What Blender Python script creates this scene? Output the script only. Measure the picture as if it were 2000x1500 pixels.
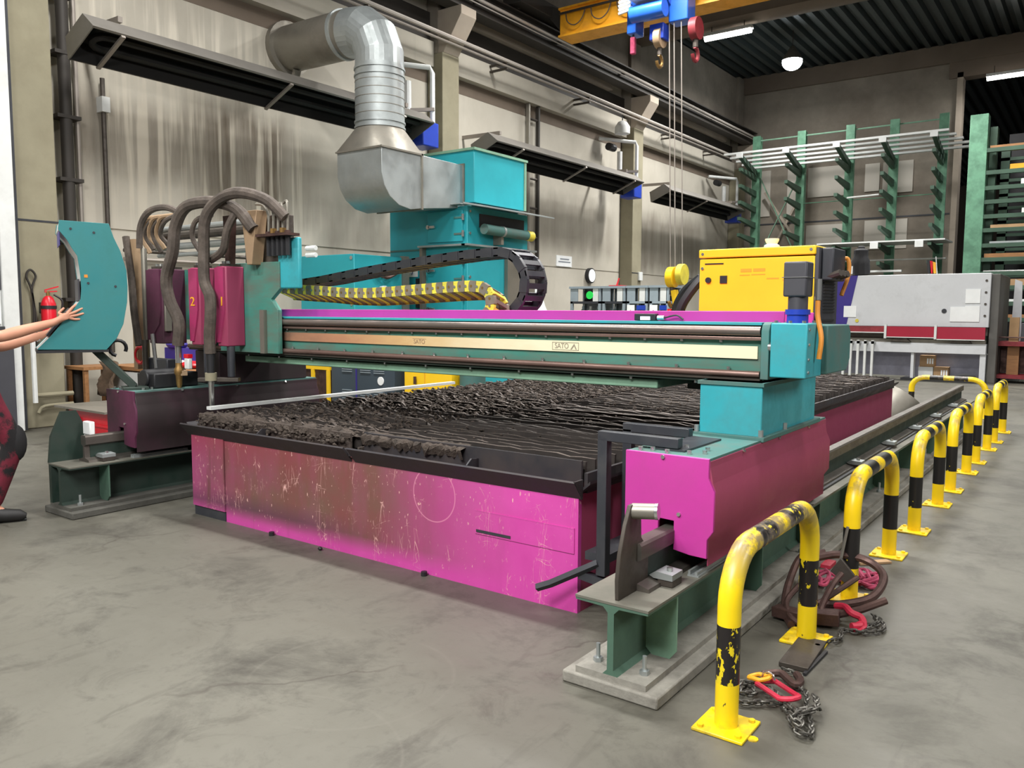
import bpy, bmesh, math, random
from mathutils import Vector, Matrix
random.seed(7)
S = bpy.context.scene
for o in list(bpy.data.objects): bpy.data.objects.remove(o)
COL = S.collection
PI = math.pi
# ---------------------------------------------------------------- camera
cd = bpy.data.cameras.new('camera'); cam = bpy.data.objects.new('camera', cd); COL.objects.link(cam)
cd.sensor_width = 36; cd.lens = 28.486; cd.clip_start = .05; cd.clip_end = 200
cam.matrix_world = Matrix(((.80665244, -.05688378, .58828231, 0), (.59100556, .06933958, -.80368181, 0),
                           (.00492521, .99596001, .08955157, 1.5), (0, 0, 0, 1)))
S.camera = cam
# ---------------------------------------------------------------- world, exposure, hall lamps and added lights
S.view_settings.view_transform = 'Standard'; S.view_settings.look = 'None'
S.view_settings.gamma = 1; S.view_settings.use_curve_mapping = False
S.view_settings.exposure = 0.0
wd = bpy.data.worlds.new('world'); S.world = wd; wd.use_nodes = True
wd.node_tree.nodes['Background'].inputs[0].default_value = (.95, .97, 1, 1)
wd.node_tree.nodes['Background'].inputs[1].default_value = .13
def area_lamp(x, y, z, e, sx=1.6, sy=.5, aim=(0, 0, -1), col=(1, .985, .955), spread=180):
    l = bpy.data.lights.new('area_light', 'AREA'); l.shape = 'RECTANGLE'; l.size = sx; l.size_y = sy
    l.energy = e; l.color = col; l.spread = math.radians(spread)
    o = bpy.data.objects.new('area_light', l); COL.objects.link(o); o.location = (x, y, z)
    o.rotation_euler = Vector(aim).to_track_quat('-Z', 'Y').to_euler()
for y_ in (-3, 5, 13, 21):
    for x_ in (-7.3, -3.2, 1.6):
        area_lamp(x_, y_, 8.7, (405 if y_ > -1 else 400)*(.4 if x_ > 0 else 1)*(1.15 if y_ > 9 and x_ < 0 else 1), spread=146)
area_lamp(-1.2, -1.8, 5.0, 470, 2.4, 1.6, (-.22, 1, -.55))      # key light added above and behind the camera to brighten front faces
area_lamp(6.5, 6.0, 5.5, 330, 3, 2, (-1, 0, -.22))          # unseen side fill, added to brighten the right-hand faces
area_lamp(-2.6, 28.0, 8.3, 90, 1.2, .2); area_lamp(-8.3, 20.65, 8.5, 160, 1.2, .2); area_lamp(-8.03, 25.05, 8.6, 220, .5, .5)
area_lamp(-5, 12, 8.7, 160)

# ---------------------------------------------------------------- helpers
def lin(c):
    return tuple((v/12.92 if v <= .04045 else ((v+.055)/1.055)**2.4) for v in (x/255 for x in c)) + (1,)
MATS = {}
def newmat(name):
    m = bpy.data.materials.new(name); m.use_nodes = True
    nt = m.node_tree; b = nt.nodes['Principled BSDF']; MATS[name] = m
    return m, nt, b
def N(nt, t, **kw):
    n = nt.nodes.new('ShaderNode' + t)
    for k, v in kw.items():
        if k in n.inputs: n.inputs[k].default_value = v
        else: setattr(n, k, v)
    return n
def coords(nt, scale=(1, 1, 1)):
    tc = nt.nodes.new('ShaderNodeTexCoord'); mp = nt.nodes.new('ShaderNodeMapping')
    mp.inputs['Scale'].default_value = scale; nt.links.new(tc.outputs['Object'], mp.inputs[0]); return mp.outputs[0]
def noise(nt, co, scale, detail=5, rough=.6, dist=0):
    n = N(nt, 'TexNoise', Scale=scale, Detail=detail, Roughness=rough, Distortion=dist); nt.links.new(co, n.inputs['Vector']); return n.outputs['Fac']
def ramp(nt, fac, a, b, va=0., vb=1.):
    r = N(nt, 'MapRange'); r.inputs[1].default_value = a; r.inputs[2].default_value = b
    r.inputs[3].default_value = va; r.inputs[4].default_value = vb; r.clamp = True
    nt.links.new(fac, r.inputs[0]); return r.outputs[0]
def mix(nt, fac, a, b):
    m = N(nt, 'Mix', data_type='RGBA')
    for s, v in ((0, fac), (6, a), (7, b)):
        if isinstance(v, (int, float)): m.inputs[s].default_value = v
        elif isinstance(v, tuple): m.inputs[s].default_value = v
        else: nt.links.new(v, m.inputs[s])
    return m.outputs[2]
def mth(nt, op, a, b=None, c=None):
    m = N(nt, 'Math', operation=op)
    for i, v in enumerate((a, b, c)):
        if v is None: continue
        if isinstance(v, (int, float)): m.inputs[i].default_value = v
        else: nt.links.new(v, m.inputs[i])
    return m.outputs[0]
def bump(nt, b, h, s=.3, d=.01):
    n = N(nt, 'Bump', Strength=s, Distance=d); nt.links.new(h, n.inputs['Height']); nt.links.new(n.outputs[0], b.inputs['Normal'])
def pm(name, col, rough=.5, metal=0., var=.12, vs=5., dirt=None, da=.5, ds=4., th=.5, soft=.12, bs=0., stretch=(1, 1, 1)):
    """painted / bare surface: tone variation, patches of dirt or wear, optional relief"""
    m, nt, b = newmat(name)
    co = coords(nt, stretch); c = lin(col)
    dk = tuple(v*(1-var*1.6) for v in c[:3])+(1,); lt = tuple(min(1, v*(1+var)) for v in c[:3])+(1,)
    n1 = noise(nt, co, vs); out = mix(nt, ramp(nt, n1, .3, .7), dk, lt)
    if dirt:
        n2 = noise(nt, co, ds, 7, .68)
        k = ramp(nt, n2, th-soft, th+soft, 0, da)
        out = mix(nt, k, out, lin(dirt))
        nt.links.new(ramp(nt, n2, th-soft, th+soft, rough, min(1, rough+.25)), b.inputs['Roughness'])
    else: b.inputs['Roughness'].default_value = rough
    nt.links.new(out, b.inputs['Base Color']); b.inputs['Metallic'].default_value = metal
    if bs: bump(nt, b, noise(nt, co, vs*9, 4), bs)
    return m
def glow(name, col, e):
    m, nt, b = newmat(name); b.inputs['Base Color'].default_value = lin(col)
    b.inputs['Emission Color'].default_value = lin(col); b.inputs['Emission Strength'].default_value = e; return m

class MB:
    def __init__(s): s.v = []; s.f = []; s.k = []; s.m = 0
    def add(s, vs, fs):
        o = len(s.v); s.v += [tuple(v) for v in vs]
        for f in fs: s.f.append([i+o for i in f]); s.k.append(s.m)
        return s
    def box(s, x0, x1, y0, y1, z0, z1):
        return s.add([(x, y, z) for z in (z0, z1) for x, y in ((x0, y0), (x1, y0), (x1, y1), (x0, y1))],
                     [(3, 2, 1, 0), (4, 5, 6, 7), (0, 1, 5, 4), (1, 2, 6, 5), (2, 3, 7, 6), (3, 0, 4, 7)])
    def bar(s, p0, p1, w, h, up=(0, 0, 1)):
        p0 = Vector(p0); p1 = Vector(p1); d = (p1-p0).normalized(); u = Vector(up)
        if abs(d.dot(u)) > .98: u = Vector((1, 0, 0))
        a = d.cross(u).normalized()*(w/2); b = a.cross(d).normalized()*(h/2)
        vs = [p+sa*a+sb*b for p in (p0, p1) for sa, sb in ((-1, -1), (1, -1), (1, 1), (-1, 1))]
        return s.add(vs, [(3, 2, 1, 0), (4, 5, 6, 7), (0, 1, 5, 4), (1, 2, 6, 5), (2, 3, 7, 6), (3, 0, 4, 7)])
    def ring(s, c, a, b, r, n): return [c+a*(r*math.cos(2*PI*i/n))+b*(r*math.sin(2*PI*i/n)) for i in range(n)]
    def cyl(s, p0, p1, r, n=14, r2=None):
        return s.tube([p0, p1], [r, r if r2 is None else r2], n)
    def tube(s, pts, r, n=10, closed=False, mats=None):
        P = [Vector(p) for p in pts]; m = len(P); R = r if isinstance(r, (list, tuple)) else [r]*m
        rings = []; pa = None
        for i, p in enumerate(P):
            if closed: t = P[(i+1) % m]-P[i-1]
            else: t = P[min(i+1, m-1)]-P[max(i-1, 0)]
            t = t.normalized()
            if pa is None:
                u = Vector((0, 0, 1)) if abs(t.z) < .9 else Vector((1, 0, 0)); a = t.cross(u).normalized()
            else:
                a = (pa - t*pa.dot(t)).normalized()
            pa = a; rings.append(s.ring(p, a, t.cross(a), R[i], n))
        vs = [v for g in rings for v in g]; o = len(s.v); s.v += [tuple(v) for v in vs]
        for i in range(m if closed else m-1):
            j = (i+1) % m
            for q in range(n):
                s.f.append([o+i*n+q, o+i*n+(q+1) % n, o+j*n+(q+1) % n, o+j*n+q]); s.k.append(mats[i] if mats else s.m)
        if not closed:
            s.f.append([o+q for q in range(n)][::-1]); s.k.append(mats[0] if mats else s.m)
            s.f.append([o+(m-1)*n+q for q in range(n)]); s.k.append(mats[-1] if mats else s.m)
        return s
    def prism(s, poly, ax, a, b):
        def q(u, v, w): return {'x': (w, u, v), 'y': (u, w, v), 'z': (u, v, w)}[ax]
        n = len(poly)
        return s.add([q(u, v, a) for u, v in poly]+[q(u, v, b) for u, v in poly],
                     [list(range(n))[::-1], list(range(n, 2*n))]+[(i, (i+1) % n, n+(i+1) % n, n+i) for i in range(n)])
    def lathe(s, p, prof, n=18):
        o = len(s.v)
        for r, z in prof:
            for i in range(n): s.v.append((p[0]+r*math.cos(2*PI*i/n), p[1]+r*math.sin(2*PI*i/n), p[2]+z))
        for j in range(len(prof)-1):
            for i in range(n):
                s.f.append([o+j*n+i, o+j*n+(i+1) % n, o+(j+1)*n+(i+1) % n, o+(j+1)*n+i]); s.k.append(s.m)
        s.f.append([o+i for i in range(n)][::-1]); s.k.append(s.m)
        s.f.append([o+(len(prof)-1)*n+i for i in range(n)]); s.k.append(s.m)
        return s
    def sph(s, c, r, n=12, h=8):
        r = r if isinstance(r, tuple) else (r, r, r); o = len(s.v)
        for j in range(1, h):
            t = PI*j/h
            for i in range(n):
                p = 2*PI*i/n; s.v.append((c[0]+r[0]*math.sin(t)*math.cos(p), c[1]+r[1]*math.sin(t)*math.sin(p), c[2]+r[2]*math.cos(t)))
        s.v.append((c[0], c[1], c[2]+r[2])); s.v.append((c[0], c[1], c[2]-r[2])); T_ = len(s.v)-2
        for j in range(h-2):
            for i in range(n): s.f.append([o+j*n+i, o+(j+1)*n+i, o+(j+1)*n+(i+1) % n, o+j*n+(i+1) % n]); s.k.append(s.m)
        for i in range(n):
            s.f.append([T_, o+i, o+(i+1) % n]); s.k.append(s.m)
            s.f.append([T_+1, o+(h-2)*n+(i+1) % n, o+(h-2)*n+i]); s.k.append(s.m)
        return s
    def mesh(s, name, mats, off=(0, 0, 0), smooth=True):
        me = bpy.data.meshes.new(name)
        me.from_pydata([(v[0]-off[0], v[1]-off[1], v[2]-off[2]) for v in s.v], [], s.f)
        for m in (mats if isinstance(mats, (list, tuple)) else [mats]): me.materials.append(m)
        me.polygons.foreach_set('material_index', s.k)
        bm = bmesh.new(); bm.from_mesh(me); bmesh.ops.recalc_face_normals(bm, faces=bm.faces); bm.to_mesh(me); bm.free()
        if smooth:
            me.polygons.foreach_set('use_smooth', [True]*len(me.polygons)); me.set_sharp_from_angle(angle=math.radians(35))
        me.update(); return me
ORG = {}
def T(name, label, cat, loc=(0, 0, 0), rz=0., group=None):
    o = bpy.data.objects.new(name, None); COL.objects.link(o); o.empty_display_size = .1
    o.location = loc; o.rotation_euler = (0, 0, rz); o['label'] = label; o['category'] = cat
    if group: o['group'] = group
    ORG[o.name] = tuple(loc); return o
def bev(o, w):
    m = o.modifiers.new('bevel', 'BEVEL'); m.width = w; m.segments = 2; m.limit_method = 'ANGLE'; m.angle_limit = math.radians(40)
def P(name, mb, mat, par, bv=0., local=False, label=None, smooth=True):
    """a part (mesh in world coordinates unless local) under its thing or part"""
    off = (0, 0, 0) if local else ORG.get(par.name, (0, 0, 0))
    me = mb if isinstance(mb, bpy.types.Mesh) else mb.mesh(name, mat, off, smooth)
    o = bpy.data.objects.new(name, me); COL.objects.link(o); o.parent = par
    ORG[o.name] = off
    if bv: bev(o, bv)
    if label: o['label'] = label
    return o
def ONE(name, mb, mat, label, cat, group=None, bv=0.):
    xs = list(zip(*mb.v)); loc = ((min(xs[0])+max(xs[0]))/2, (min(xs[1])+max(xs[1]))/2, min(xs[2]))
    o = bpy.data.objects.new(name, mb.mesh(name, mat, loc)); COL.objects.link(o); o.location = loc
    o['label'] = label; o['category'] = cat
    if group: o['group'] = group
    if bv: bev(o, bv)
    ORG[o.name] = loc; return o
def ST(name, mb, mat, bv=0.):
    o = bpy.data.objects.new(name, mb.mesh(name, mat)); COL.objects.link(o); o['kind'] = 'structure'
    if bv: bev(o, bv)
    ORG[o.name] = (0, 0, 0); return o
def dup(o, loc=None, rz=None, label=None, par=None):
    c = o.copy(); COL.objects.link(c)
    if par: c.parent = par
    if loc is not None: c.location = loc
    if rz is not None: c.rotation_euler = (0, 0, rz)
    if label: c['label'] = label
    for ch in list(o.children): dup(ch, par=c)
    return c
def arc(c, r, a0, a1, n, ax='y'):
    """points on an arc in the plane normal to ax"""
    out = []
    for i in range(n+1):
        t = a0+(a1-a0)*i/n; u, v = r*math.cos(t), r*math.sin(t)
        out.append({'y': (c[0]+u, c[1], c[2]+v), 'x': (c[0], c[1]+u, c[2]+v), 'z': (c[0]+u, c[1]+v, c[2])}[ax])
    return out
def spline(pts, k=6):
    out = []; p = [Vector(q) for q in pts]; p = [p[0]*2-p[1]]+p+[p[-1]*2-p[-2]]
    for i in range(1, len(p)-2):
        for j in range(k):
            t = j/k; a, b, c, d = p[i-1:i+3]
            out.append(.5*((2*b)+(c-a)*t+(2*a-5*b+4*c-d)*t*t+(3*b-a-3*c+d)*t**3))
    out.append(p[-2]); return out
def text_mesh(body, size, depth=.002, spacing=1.):
    c = bpy.data.curves.new('lettering', 'FONT'); c.body = body; c.size = size; c.extrude = depth; c.space_character = spacing
    c.align_x = 'CENTER'; c.align_y = 'CENTER'
    o = bpy.data.objects.new('lettering', c); COL.objects.link(o)
    bpy.context.view_layer.update()
    me = bpy.data.meshes.new_from_object(o.evaluated_get(bpy.context.evaluated_depsgraph_get()))
    bpy.data.objects.remove(o); bpy.data.curves.remove(c); return me
def lettering(name, body, size, mat, par, loc, rot, depth=.002, sx=1., spacing=1.):
    """raised lettering; loc in world coordinates"""
    me = text_mesh(body, size, depth, spacing); me.materials.clear(); me.materials.append(mat); me.name = name
    off = ORG.get(par.name, (0, 0, 0)); M_ = Matrix.Translation(Vector(loc)-Vector(off)) @ rot.to_matrix().to_4x4() @ Matrix.Diagonal((sx, 1, 1, 1))
    me.transform(M_); o = bpy.data.objects.new(name, me); COL.objects.link(o); o.parent = par; ORG[o.name] = off; return o
from mathutils import Euler
R_FRONT = Euler((PI/2, 0, 0))            # lettering on a face that looks towards -Y
R_EAST = Euler((PI/2, 0, PI/2))          # lettering on a face that looks towards +X

# ---------------------------------------------------------------- materials
GRIME = (62, 54, 46)
M_tealc = pm('console_teal', (42, 122, 126), .45, 0, .08, 3, (46, 104, 100), .5, 3, .52)
M_tealb = pm('tower_teal', (40, 156, 168), .42, 0, .06, 2)
M_teal = pm('teal_paint', (54, 164, 176), .42, 0, .08, 2, (70, 98, 92), .35, 3.5, .58)
M_teald = pm('dusty_teal_paint', (54, 124, 120), .55, 0, .12, 3, (92, 98, 92), .8, 3, .47, .16)
M_tealg = pm('grimy_teal_paint', (52, 140, 126), .5, 0, .15, 4, (104, 94, 84), .8, 3.2, .5, .14, stretch=(.35, 1, 1.4))
M_mag = pm('magenta_paint', (188, 56, 150), .42, 0, .05, 2, (150, 50, 110), .3, 3, .6)
M_magc = pm('torch_cover_magenta', (164, 52, 98), .4, 0, .06, 3, (110, 48, 62), .4, 5, .55)
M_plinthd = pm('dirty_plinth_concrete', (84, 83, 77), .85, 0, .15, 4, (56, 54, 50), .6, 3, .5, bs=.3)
M_magd = pm('sooty_magenta_paint', (96, 34, 70), .5, 0, .15, 2, (44, 34, 36), .85, 1.6, .47, .2)
M_soot = pm('soot_blackened_paint', (46, 36, 38), .6, 0, .15, 2, (80, 34, 58), .35, 1.5, .56, .1)
M_magh = pm('dusty_shaded_magenta_paint', (158, 58, 94), .5, 0, .06, 2, (116, 56, 70), .45, 2, .52, .2)  # dusty magenta with the shade of side faces mixed into the colour
M_steel = pm('dark_steel', (84, 78, 72), .45, .55, .15, 6, (58, 48, 42), .5, 5, .55)
M_rail = pm('worn_rail_steel', (150, 140, 134), .3, .8, .12, 5, (112, 84, 76), .6, 5, .55, stretch=(.5, .5, 2))
M_track = pm('track_rail_steel', (104, 100, 94), .4, .6, .12, 5, (84, 72, 66), .6, 5, .55, stretch=(.5, .5, 2))
M_bright = pm('bright_steel', (200, 200, 198), .25, .9, .05, 5)
M_zinc = pm('galvanised_sheet', (178, 184, 184), .36, .72, .1, 2.2, (150, 156, 156), .5, 2, .5)
M_zincd = pm('dull_galvanised_sheet', (150, 146, 136), .42, .65, .12, 2, (110, 102, 92), .5, 2, .5)
M_black = pm('black_plastic', (34, 34, 37), .5, 0, .1, 5)
M_dark = pm('dark_grey_paint', (48, 50, 56), .45, 0, .1, 3, (72, 70, 68), .3, 5, .6)
M_motor = pm('motor_grey', (66, 66, 72), .5, .1, .08, 4)
M_blue = pm('blue_paint', (34, 62, 168), .35, 0, .08, 4)
M_hoist = pm('hoist_blue', (40, 98, 200), .3, 0, .08, 3)
M_yel = pm('machine_yellow', (246, 200, 34), .4, 0, .04, 3)
M_yel2 = pm('crane_yellow', (236, 164, 34), .5, 0, .08, 2, (150, 96, 30), .4, 3, .6)
M_ychain = pm('chain_yellow', (226, 210, 70), .5, 0, .1, 6, (150, 136, 70), .45, 4, .55)
M_green = pm('beam_green', (76, 110, 92), .55, 0, .1, 3, (52, 60, 54), .6, 3, .5, .2)
M_greenl = pm('pale_green_paint', (120, 158, 134), .5, 0, .08, 3, (88, 108, 94), .4, 4, .55)
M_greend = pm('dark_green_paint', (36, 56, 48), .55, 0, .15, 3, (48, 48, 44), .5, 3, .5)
M_rack = pm('rack_green', (96, 144, 116), .5, 0, .12, 2, (44, 74, 58), .5, 3, .5)
M_rackd = pm('rack_arm_green', (58, 84, 68), .55, 0, .15, 2)
M_white = pm('white_paint', (214, 216, 214), .5, 0, .04, 3, (170, 170, 166), .3, 4, .6)
M_offw = pm('press_grey_white', (206, 208, 211), .45, 0, .05, 1.5, (150, 152, 152), .35, 3, .62)
M_frame = pm('grimy_frame_grey', (92, 90, 86), .6, 0, .1, 2)
M_grey = pm('mid_grey_paint', (132, 138, 146), .5, 0, .08, 2)
M_gridgrey = pm('cabinet_grey', (146, 158, 166), .45, .1, .06, 3)
M_red = pm('red_paint', (206, 16, 38), .35, 0, .08, 3)
M_redd = pm('dark_red_paint', (142, 40, 50), .5, 0, .15, 3, (80, 36, 36), .5, 4, .5)
M_wood = pm('wood', (150, 106, 66), .6, 0, .15, 4, stretch=(1, 8, 8))
M_card = pm('cardboard', (164, 132, 96), .8, 0, .08, 4)
M_brownrag = pm('brown_cloth', (96, 78, 62), .9, 0, .25, 8, bs=.4)
M_hose = pm('taped_hose', (88, 78, 70), .7, 0, .22, 9, (60, 54, 50), .5, 14, .5, bs=.3)
M_hosel = pm('chain_brown', (122, 110, 96), .55, 0, .15, 6)
M_orange = pm('orange_cable', (206, 132, 44), .5, 0, .08, 6)
M_brass = pm('brass', (176, 140, 84), .35, .8, .15, 8, (90, 70, 50), .5, 9, .5)
M_purple = pm('purple_paint', (58, 46, 132), .45, 0, .05, 3)
M_paper = pm('white_paper', (236, 238, 238), .7, 0, .03, 5)
M_ink = pm('black_ink', (40, 36, 34), .6, 0, 0.01, 5)
M_stamp = pm('stamped_grey', (150, 142, 124), .6, 0, .02, 5)
M_text_y = pm('yellow_lettering', (238, 170, 40), .5, 0, 0.02, 5)
M_beige = pm('beige_metal', (176, 148, 116), .5, .2, .08, 4, (120, 100, 84), .4, 4, .5)
M_pinkb = pm('pinkish_worn_steel', (150, 124, 116), .35, .7, .15, 6, (104, 82, 74), .5, 5, .55, stretch=(.4, 1, 1))
M_rust = pm('rusty_brown_steel', (96, 72, 66), .42, .55, .2, 8, (54, 40, 38), .6, 7, .5)
M_chain = pm('chain_steel', (116, 114, 108), .38, .75, .25, 30, (60, 56, 52), .6, 20, .5)
M_pink = pm('pink_webbing', (190, 70, 104), .8, 0, .2, 14, (120, 60, 78), .5, 12, .5)
M_pinkr = pm('red_alloy_steel', (196, 44, 70), .4, 0, .1, 8, (120, 40, 52), .4, 12, .55)
M_pcol = pm('column_concrete', (142, 136, 114), .85, 0, .07, 1.5, (122, 115, 96), .5, 1.2, .55, bs=.15)
M_corb = pm('corbel_concrete', (166, 154, 140), .85, 0, .08, 1.5, bs=.1)
M_beamc = pm('beam_concrete', (104, 92, 80), .85, 0, .1, 1)
M_bwall = pm('back_wall_concrete', (138, 130, 118), .85, 0, .08, .7, (104, 94, 84), .6, .6, .5)
M_bpanel = pm('pale_wall_panel', (186, 180, 170), .8, 0, .05, .8)
M_deck = pm('roof_deck', (58, 66, 66), .45, .35, .1, 1)
M_runway = pm('runway_steel', (58, 54, 50), .6, .3, .12, 1)
M_pipe = pm('grey_conduit', (150, 142, 134), .45, .4, .08, 2)
M_pipeb = pm('light_conduit', (196, 188, 180), .4, .4, .06, 2)
M_heat = pm('heater_sheet', (128, 124, 118), .5, .5, .1, 2)
M_heatd = pm('sooty_heater_inside', (34, 33, 32), .6, .3, .1, 2)
M_plinth = pm('plinth_concrete', (142, 139, 130), .8, 0, .12, 5, (80, 76, 70), .6, 4, .52, bs=.3)
M_flange = pm('dusty_flange', (116, 112, 102), .6, .2, .1, 4, (92, 96, 86), .6, 3, .5)
M_skin = pm('skin', (196, 140, 114), .55, 0, .06, 6)
M_shirt = pm('black_shirt', (28, 26, 28), .9, 0, .15, 8)
M_trou = pm('dark_red_trousers', (104, 22, 42), .9, 0, .2, 8, (24, 22, 24), 1., 5, .5, .04)
M_troub = pm('black_trouser_panel', (26, 25, 27), .9, 0, .15, 8)
M_shoe = pm('black_shoe', (30, 29, 29), .6, 0, .1, 8)
M_hair = pm('dark_hair', (44, 34, 28), .7, 0, .2, 20)
M_canvas = pm('dark_canvas', (28, 28, 31), .8, 0, .15, 5)
M_tube = glow('lamp_tube', (255, 252, 244), 14)
M_bay = glow('high_bay_lens', (240, 248, 255), 30)

def m_floor():
    m, nt, b = newmat('floor_concrete'); co = coords(nt)
    big = noise(nt, co, .35, 6, .6); med = noise(nt, co, 1.6, 8, .7, .4); fin = noise(nt, co, 22, 4, .7)
    c = mix(nt, ramp(nt, big, .3, .7), lin((78, 76, 68)), lin((102, 100, 91)))
    c = mix(nt, ramp(nt, med, .5, .7, 0, .8), c, lin((52, 49, 43)))
    blot = noise(nt, co, 3.4, 7, .75, .8); c = mix(nt, ramp(nt, blot, .54, .68, 0, .38), c, lin((48, 44, 38)))
    c = mix(nt, ramp(nt, med, .25, .42, .4, 0), c, lin((102, 99, 92)))
    c = mix(nt, ramp(nt, fin, .55, .85, 0, .3), c, lin((60, 56, 50)))
    # scuff streaks
    st = noise(nt, coords(nt, (1, .12, 1)), 5, 4, .6, 1.5); c = mix(nt, ramp(nt, st, .62, .74, 0, .35), c, lin((56, 52, 46)))
    # hairline cracks
    v = N(nt, 'TexVoronoi', feature='DISTANCE_TO_EDGE', Scale=.42)
    wob = N(nt, 'TexNoise', Scale=3., Detail=6.); nt.links.new(co, wob.inputs['Vector'])
    ad = N(nt, 'MixRGB', blend_type='ADD'); ad.inputs[0].default_value = .35; nt.links.new(co, ad.inputs[1]); nt.links.new(wob.outputs['Color'], ad.inputs[2])
    nt.links.new(ad.outputs[0], v.inputs['Vector'])
    brk = ramp(nt, noise(nt, co, .8, 2), .45, .55)
    c = mix(nt, mth(nt, 'MULTIPLY', ramp(nt, v.outputs['Distance'], .0, .006, .55, 0), brk), c, lin((58, 52, 46)))
    # worn circular scuff rings left by swung loads
    sp = N(nt, 'SeparateXYZ'); nt.links.new(co, sp.inputs[0])
    for cx, cy, r, w in ((-2.42, 2.2, .42, .012), (-.25, 3.45, .62, .02), (-2.2, 1.55, .5, .01)):
        dx = mth(nt, 'POWER', mth(nt, 'SUBTRACT', sp.outputs[0], cx), 2); dy = mth(nt, 'POWER', mth(nt, 'SUBTRACT', sp.outputs[1], cy), 2)
        d = mth(nt, 'ABSOLUTE', mth(nt, 'SUBTRACT', mth(nt, 'SQRT', mth(nt, 'ADD', dx, dy)), r))
        k = mth(nt, 'MULTIPLY', ramp(nt, d, 0, w, .22, 0), ramp(nt, noise(nt, co, 4, 3), .35, .6))
        c = mix(nt, k, c, lin((112, 108, 100)))
    nt.links.new(c, b.inputs['Base Color'])
    nt.links.new(ramp(nt, med, .3, .7, .38, .62), b.inputs['Roughness'])
    b.inputs['Specular IOR Level'].default_value = .4
    bump(nt, b, fin, .12, .004); return m
M_floor = m_floor()
def m_wall():
    m, nt, b = newmat('stained_wall_concrete'); co = coords(nt)
    n1 = noise(nt, co, .5, 6); c = mix(nt, ramp(nt, n1, .3, .7), lin((166, 160, 147)), lin((192, 186, 173)))
    run = noise(nt, coords(nt, (1, 2.6, .22)), 1.0, 6, .65)          # rain-like dirt runs
    c = mix(nt, ramp(nt, run, .6, .85, 0, .3), c, lin((116, 106, 92)))
    sp = N(nt, 'SeparateXYZ'); nt.links.new(co, sp.inputs[0]); y, z = sp.outputs[1], sp.outputs[2]
    def band(v, a, b_, s): return mth(nt, 'MULTIPLY', ramp(nt, v, a-s, a+s), ramp(nt, v, b_-s, b_+s, 1, 0))
    wz = mth(nt, 'ADD', z, mth(nt, 'MULTIPLY', mth(nt, 'SUBTRACT', noise(nt, coords(nt, (1, 1.5, .3)), 1.3, 5), .5), .9))
    # brown smoke stains below the heater and behind the torch end
    for y0, y1, z0, z1, a in ((4.9, 7.3, 3.5, 4.45, .6), (7.2, 8.9, 2.9, 4.6, 1.0), (8.9, 9.6, 2.8, 4.3, .5), (9.6, 11.5, 2.6, 3.3, .4), (14, 20, 3.0, 4.3, .4), (21.2, 26, 2.8, 4.4, .55)):
        k = mth(nt, 'MULTIPLY', band(y, y0, y1, .25), band(wz, z0, z1, .18))
        k = mth(nt, 'MULTIPLY', k, ramp(nt, run, .3, .62, .45, 1)); k = mth(nt, 'MULTIPLY', k, a)
        c = mix(nt, k, c, lin((86, 74, 60)))
    drip = noise(nt, coords(nt, (1, 7, .35)), 1.0, 3, .5)
    k = mth(nt, 'MULTIPLY', band(y, 5.8, 9.4, .4), mth(nt, 'MULTIPLY', band(z, 2.6, 4.6, .5), ramp(nt, drip, .5, .6, 0, .75)))
    c = mix(nt, k, c, lin((196, 188, 172)))
    k = mth(nt, 'MULTIPLY', band(y, 5.2, 9.2, .5), mth(nt, 'MULTIPLY', band(z, 4.9, 5.9, .3), ramp(nt, drip, .5, .62, 0, .6)))
    c = mix(nt, k, c, lin((214, 206, 190)))
    nt.links.new(c, b.inputs['Base Color']); b.inputs['Roughness'].default_value = .88
    bump(nt, b, noise(nt, co, 14, 5), .15, .01); return m
M_wall = m_wall()
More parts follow.
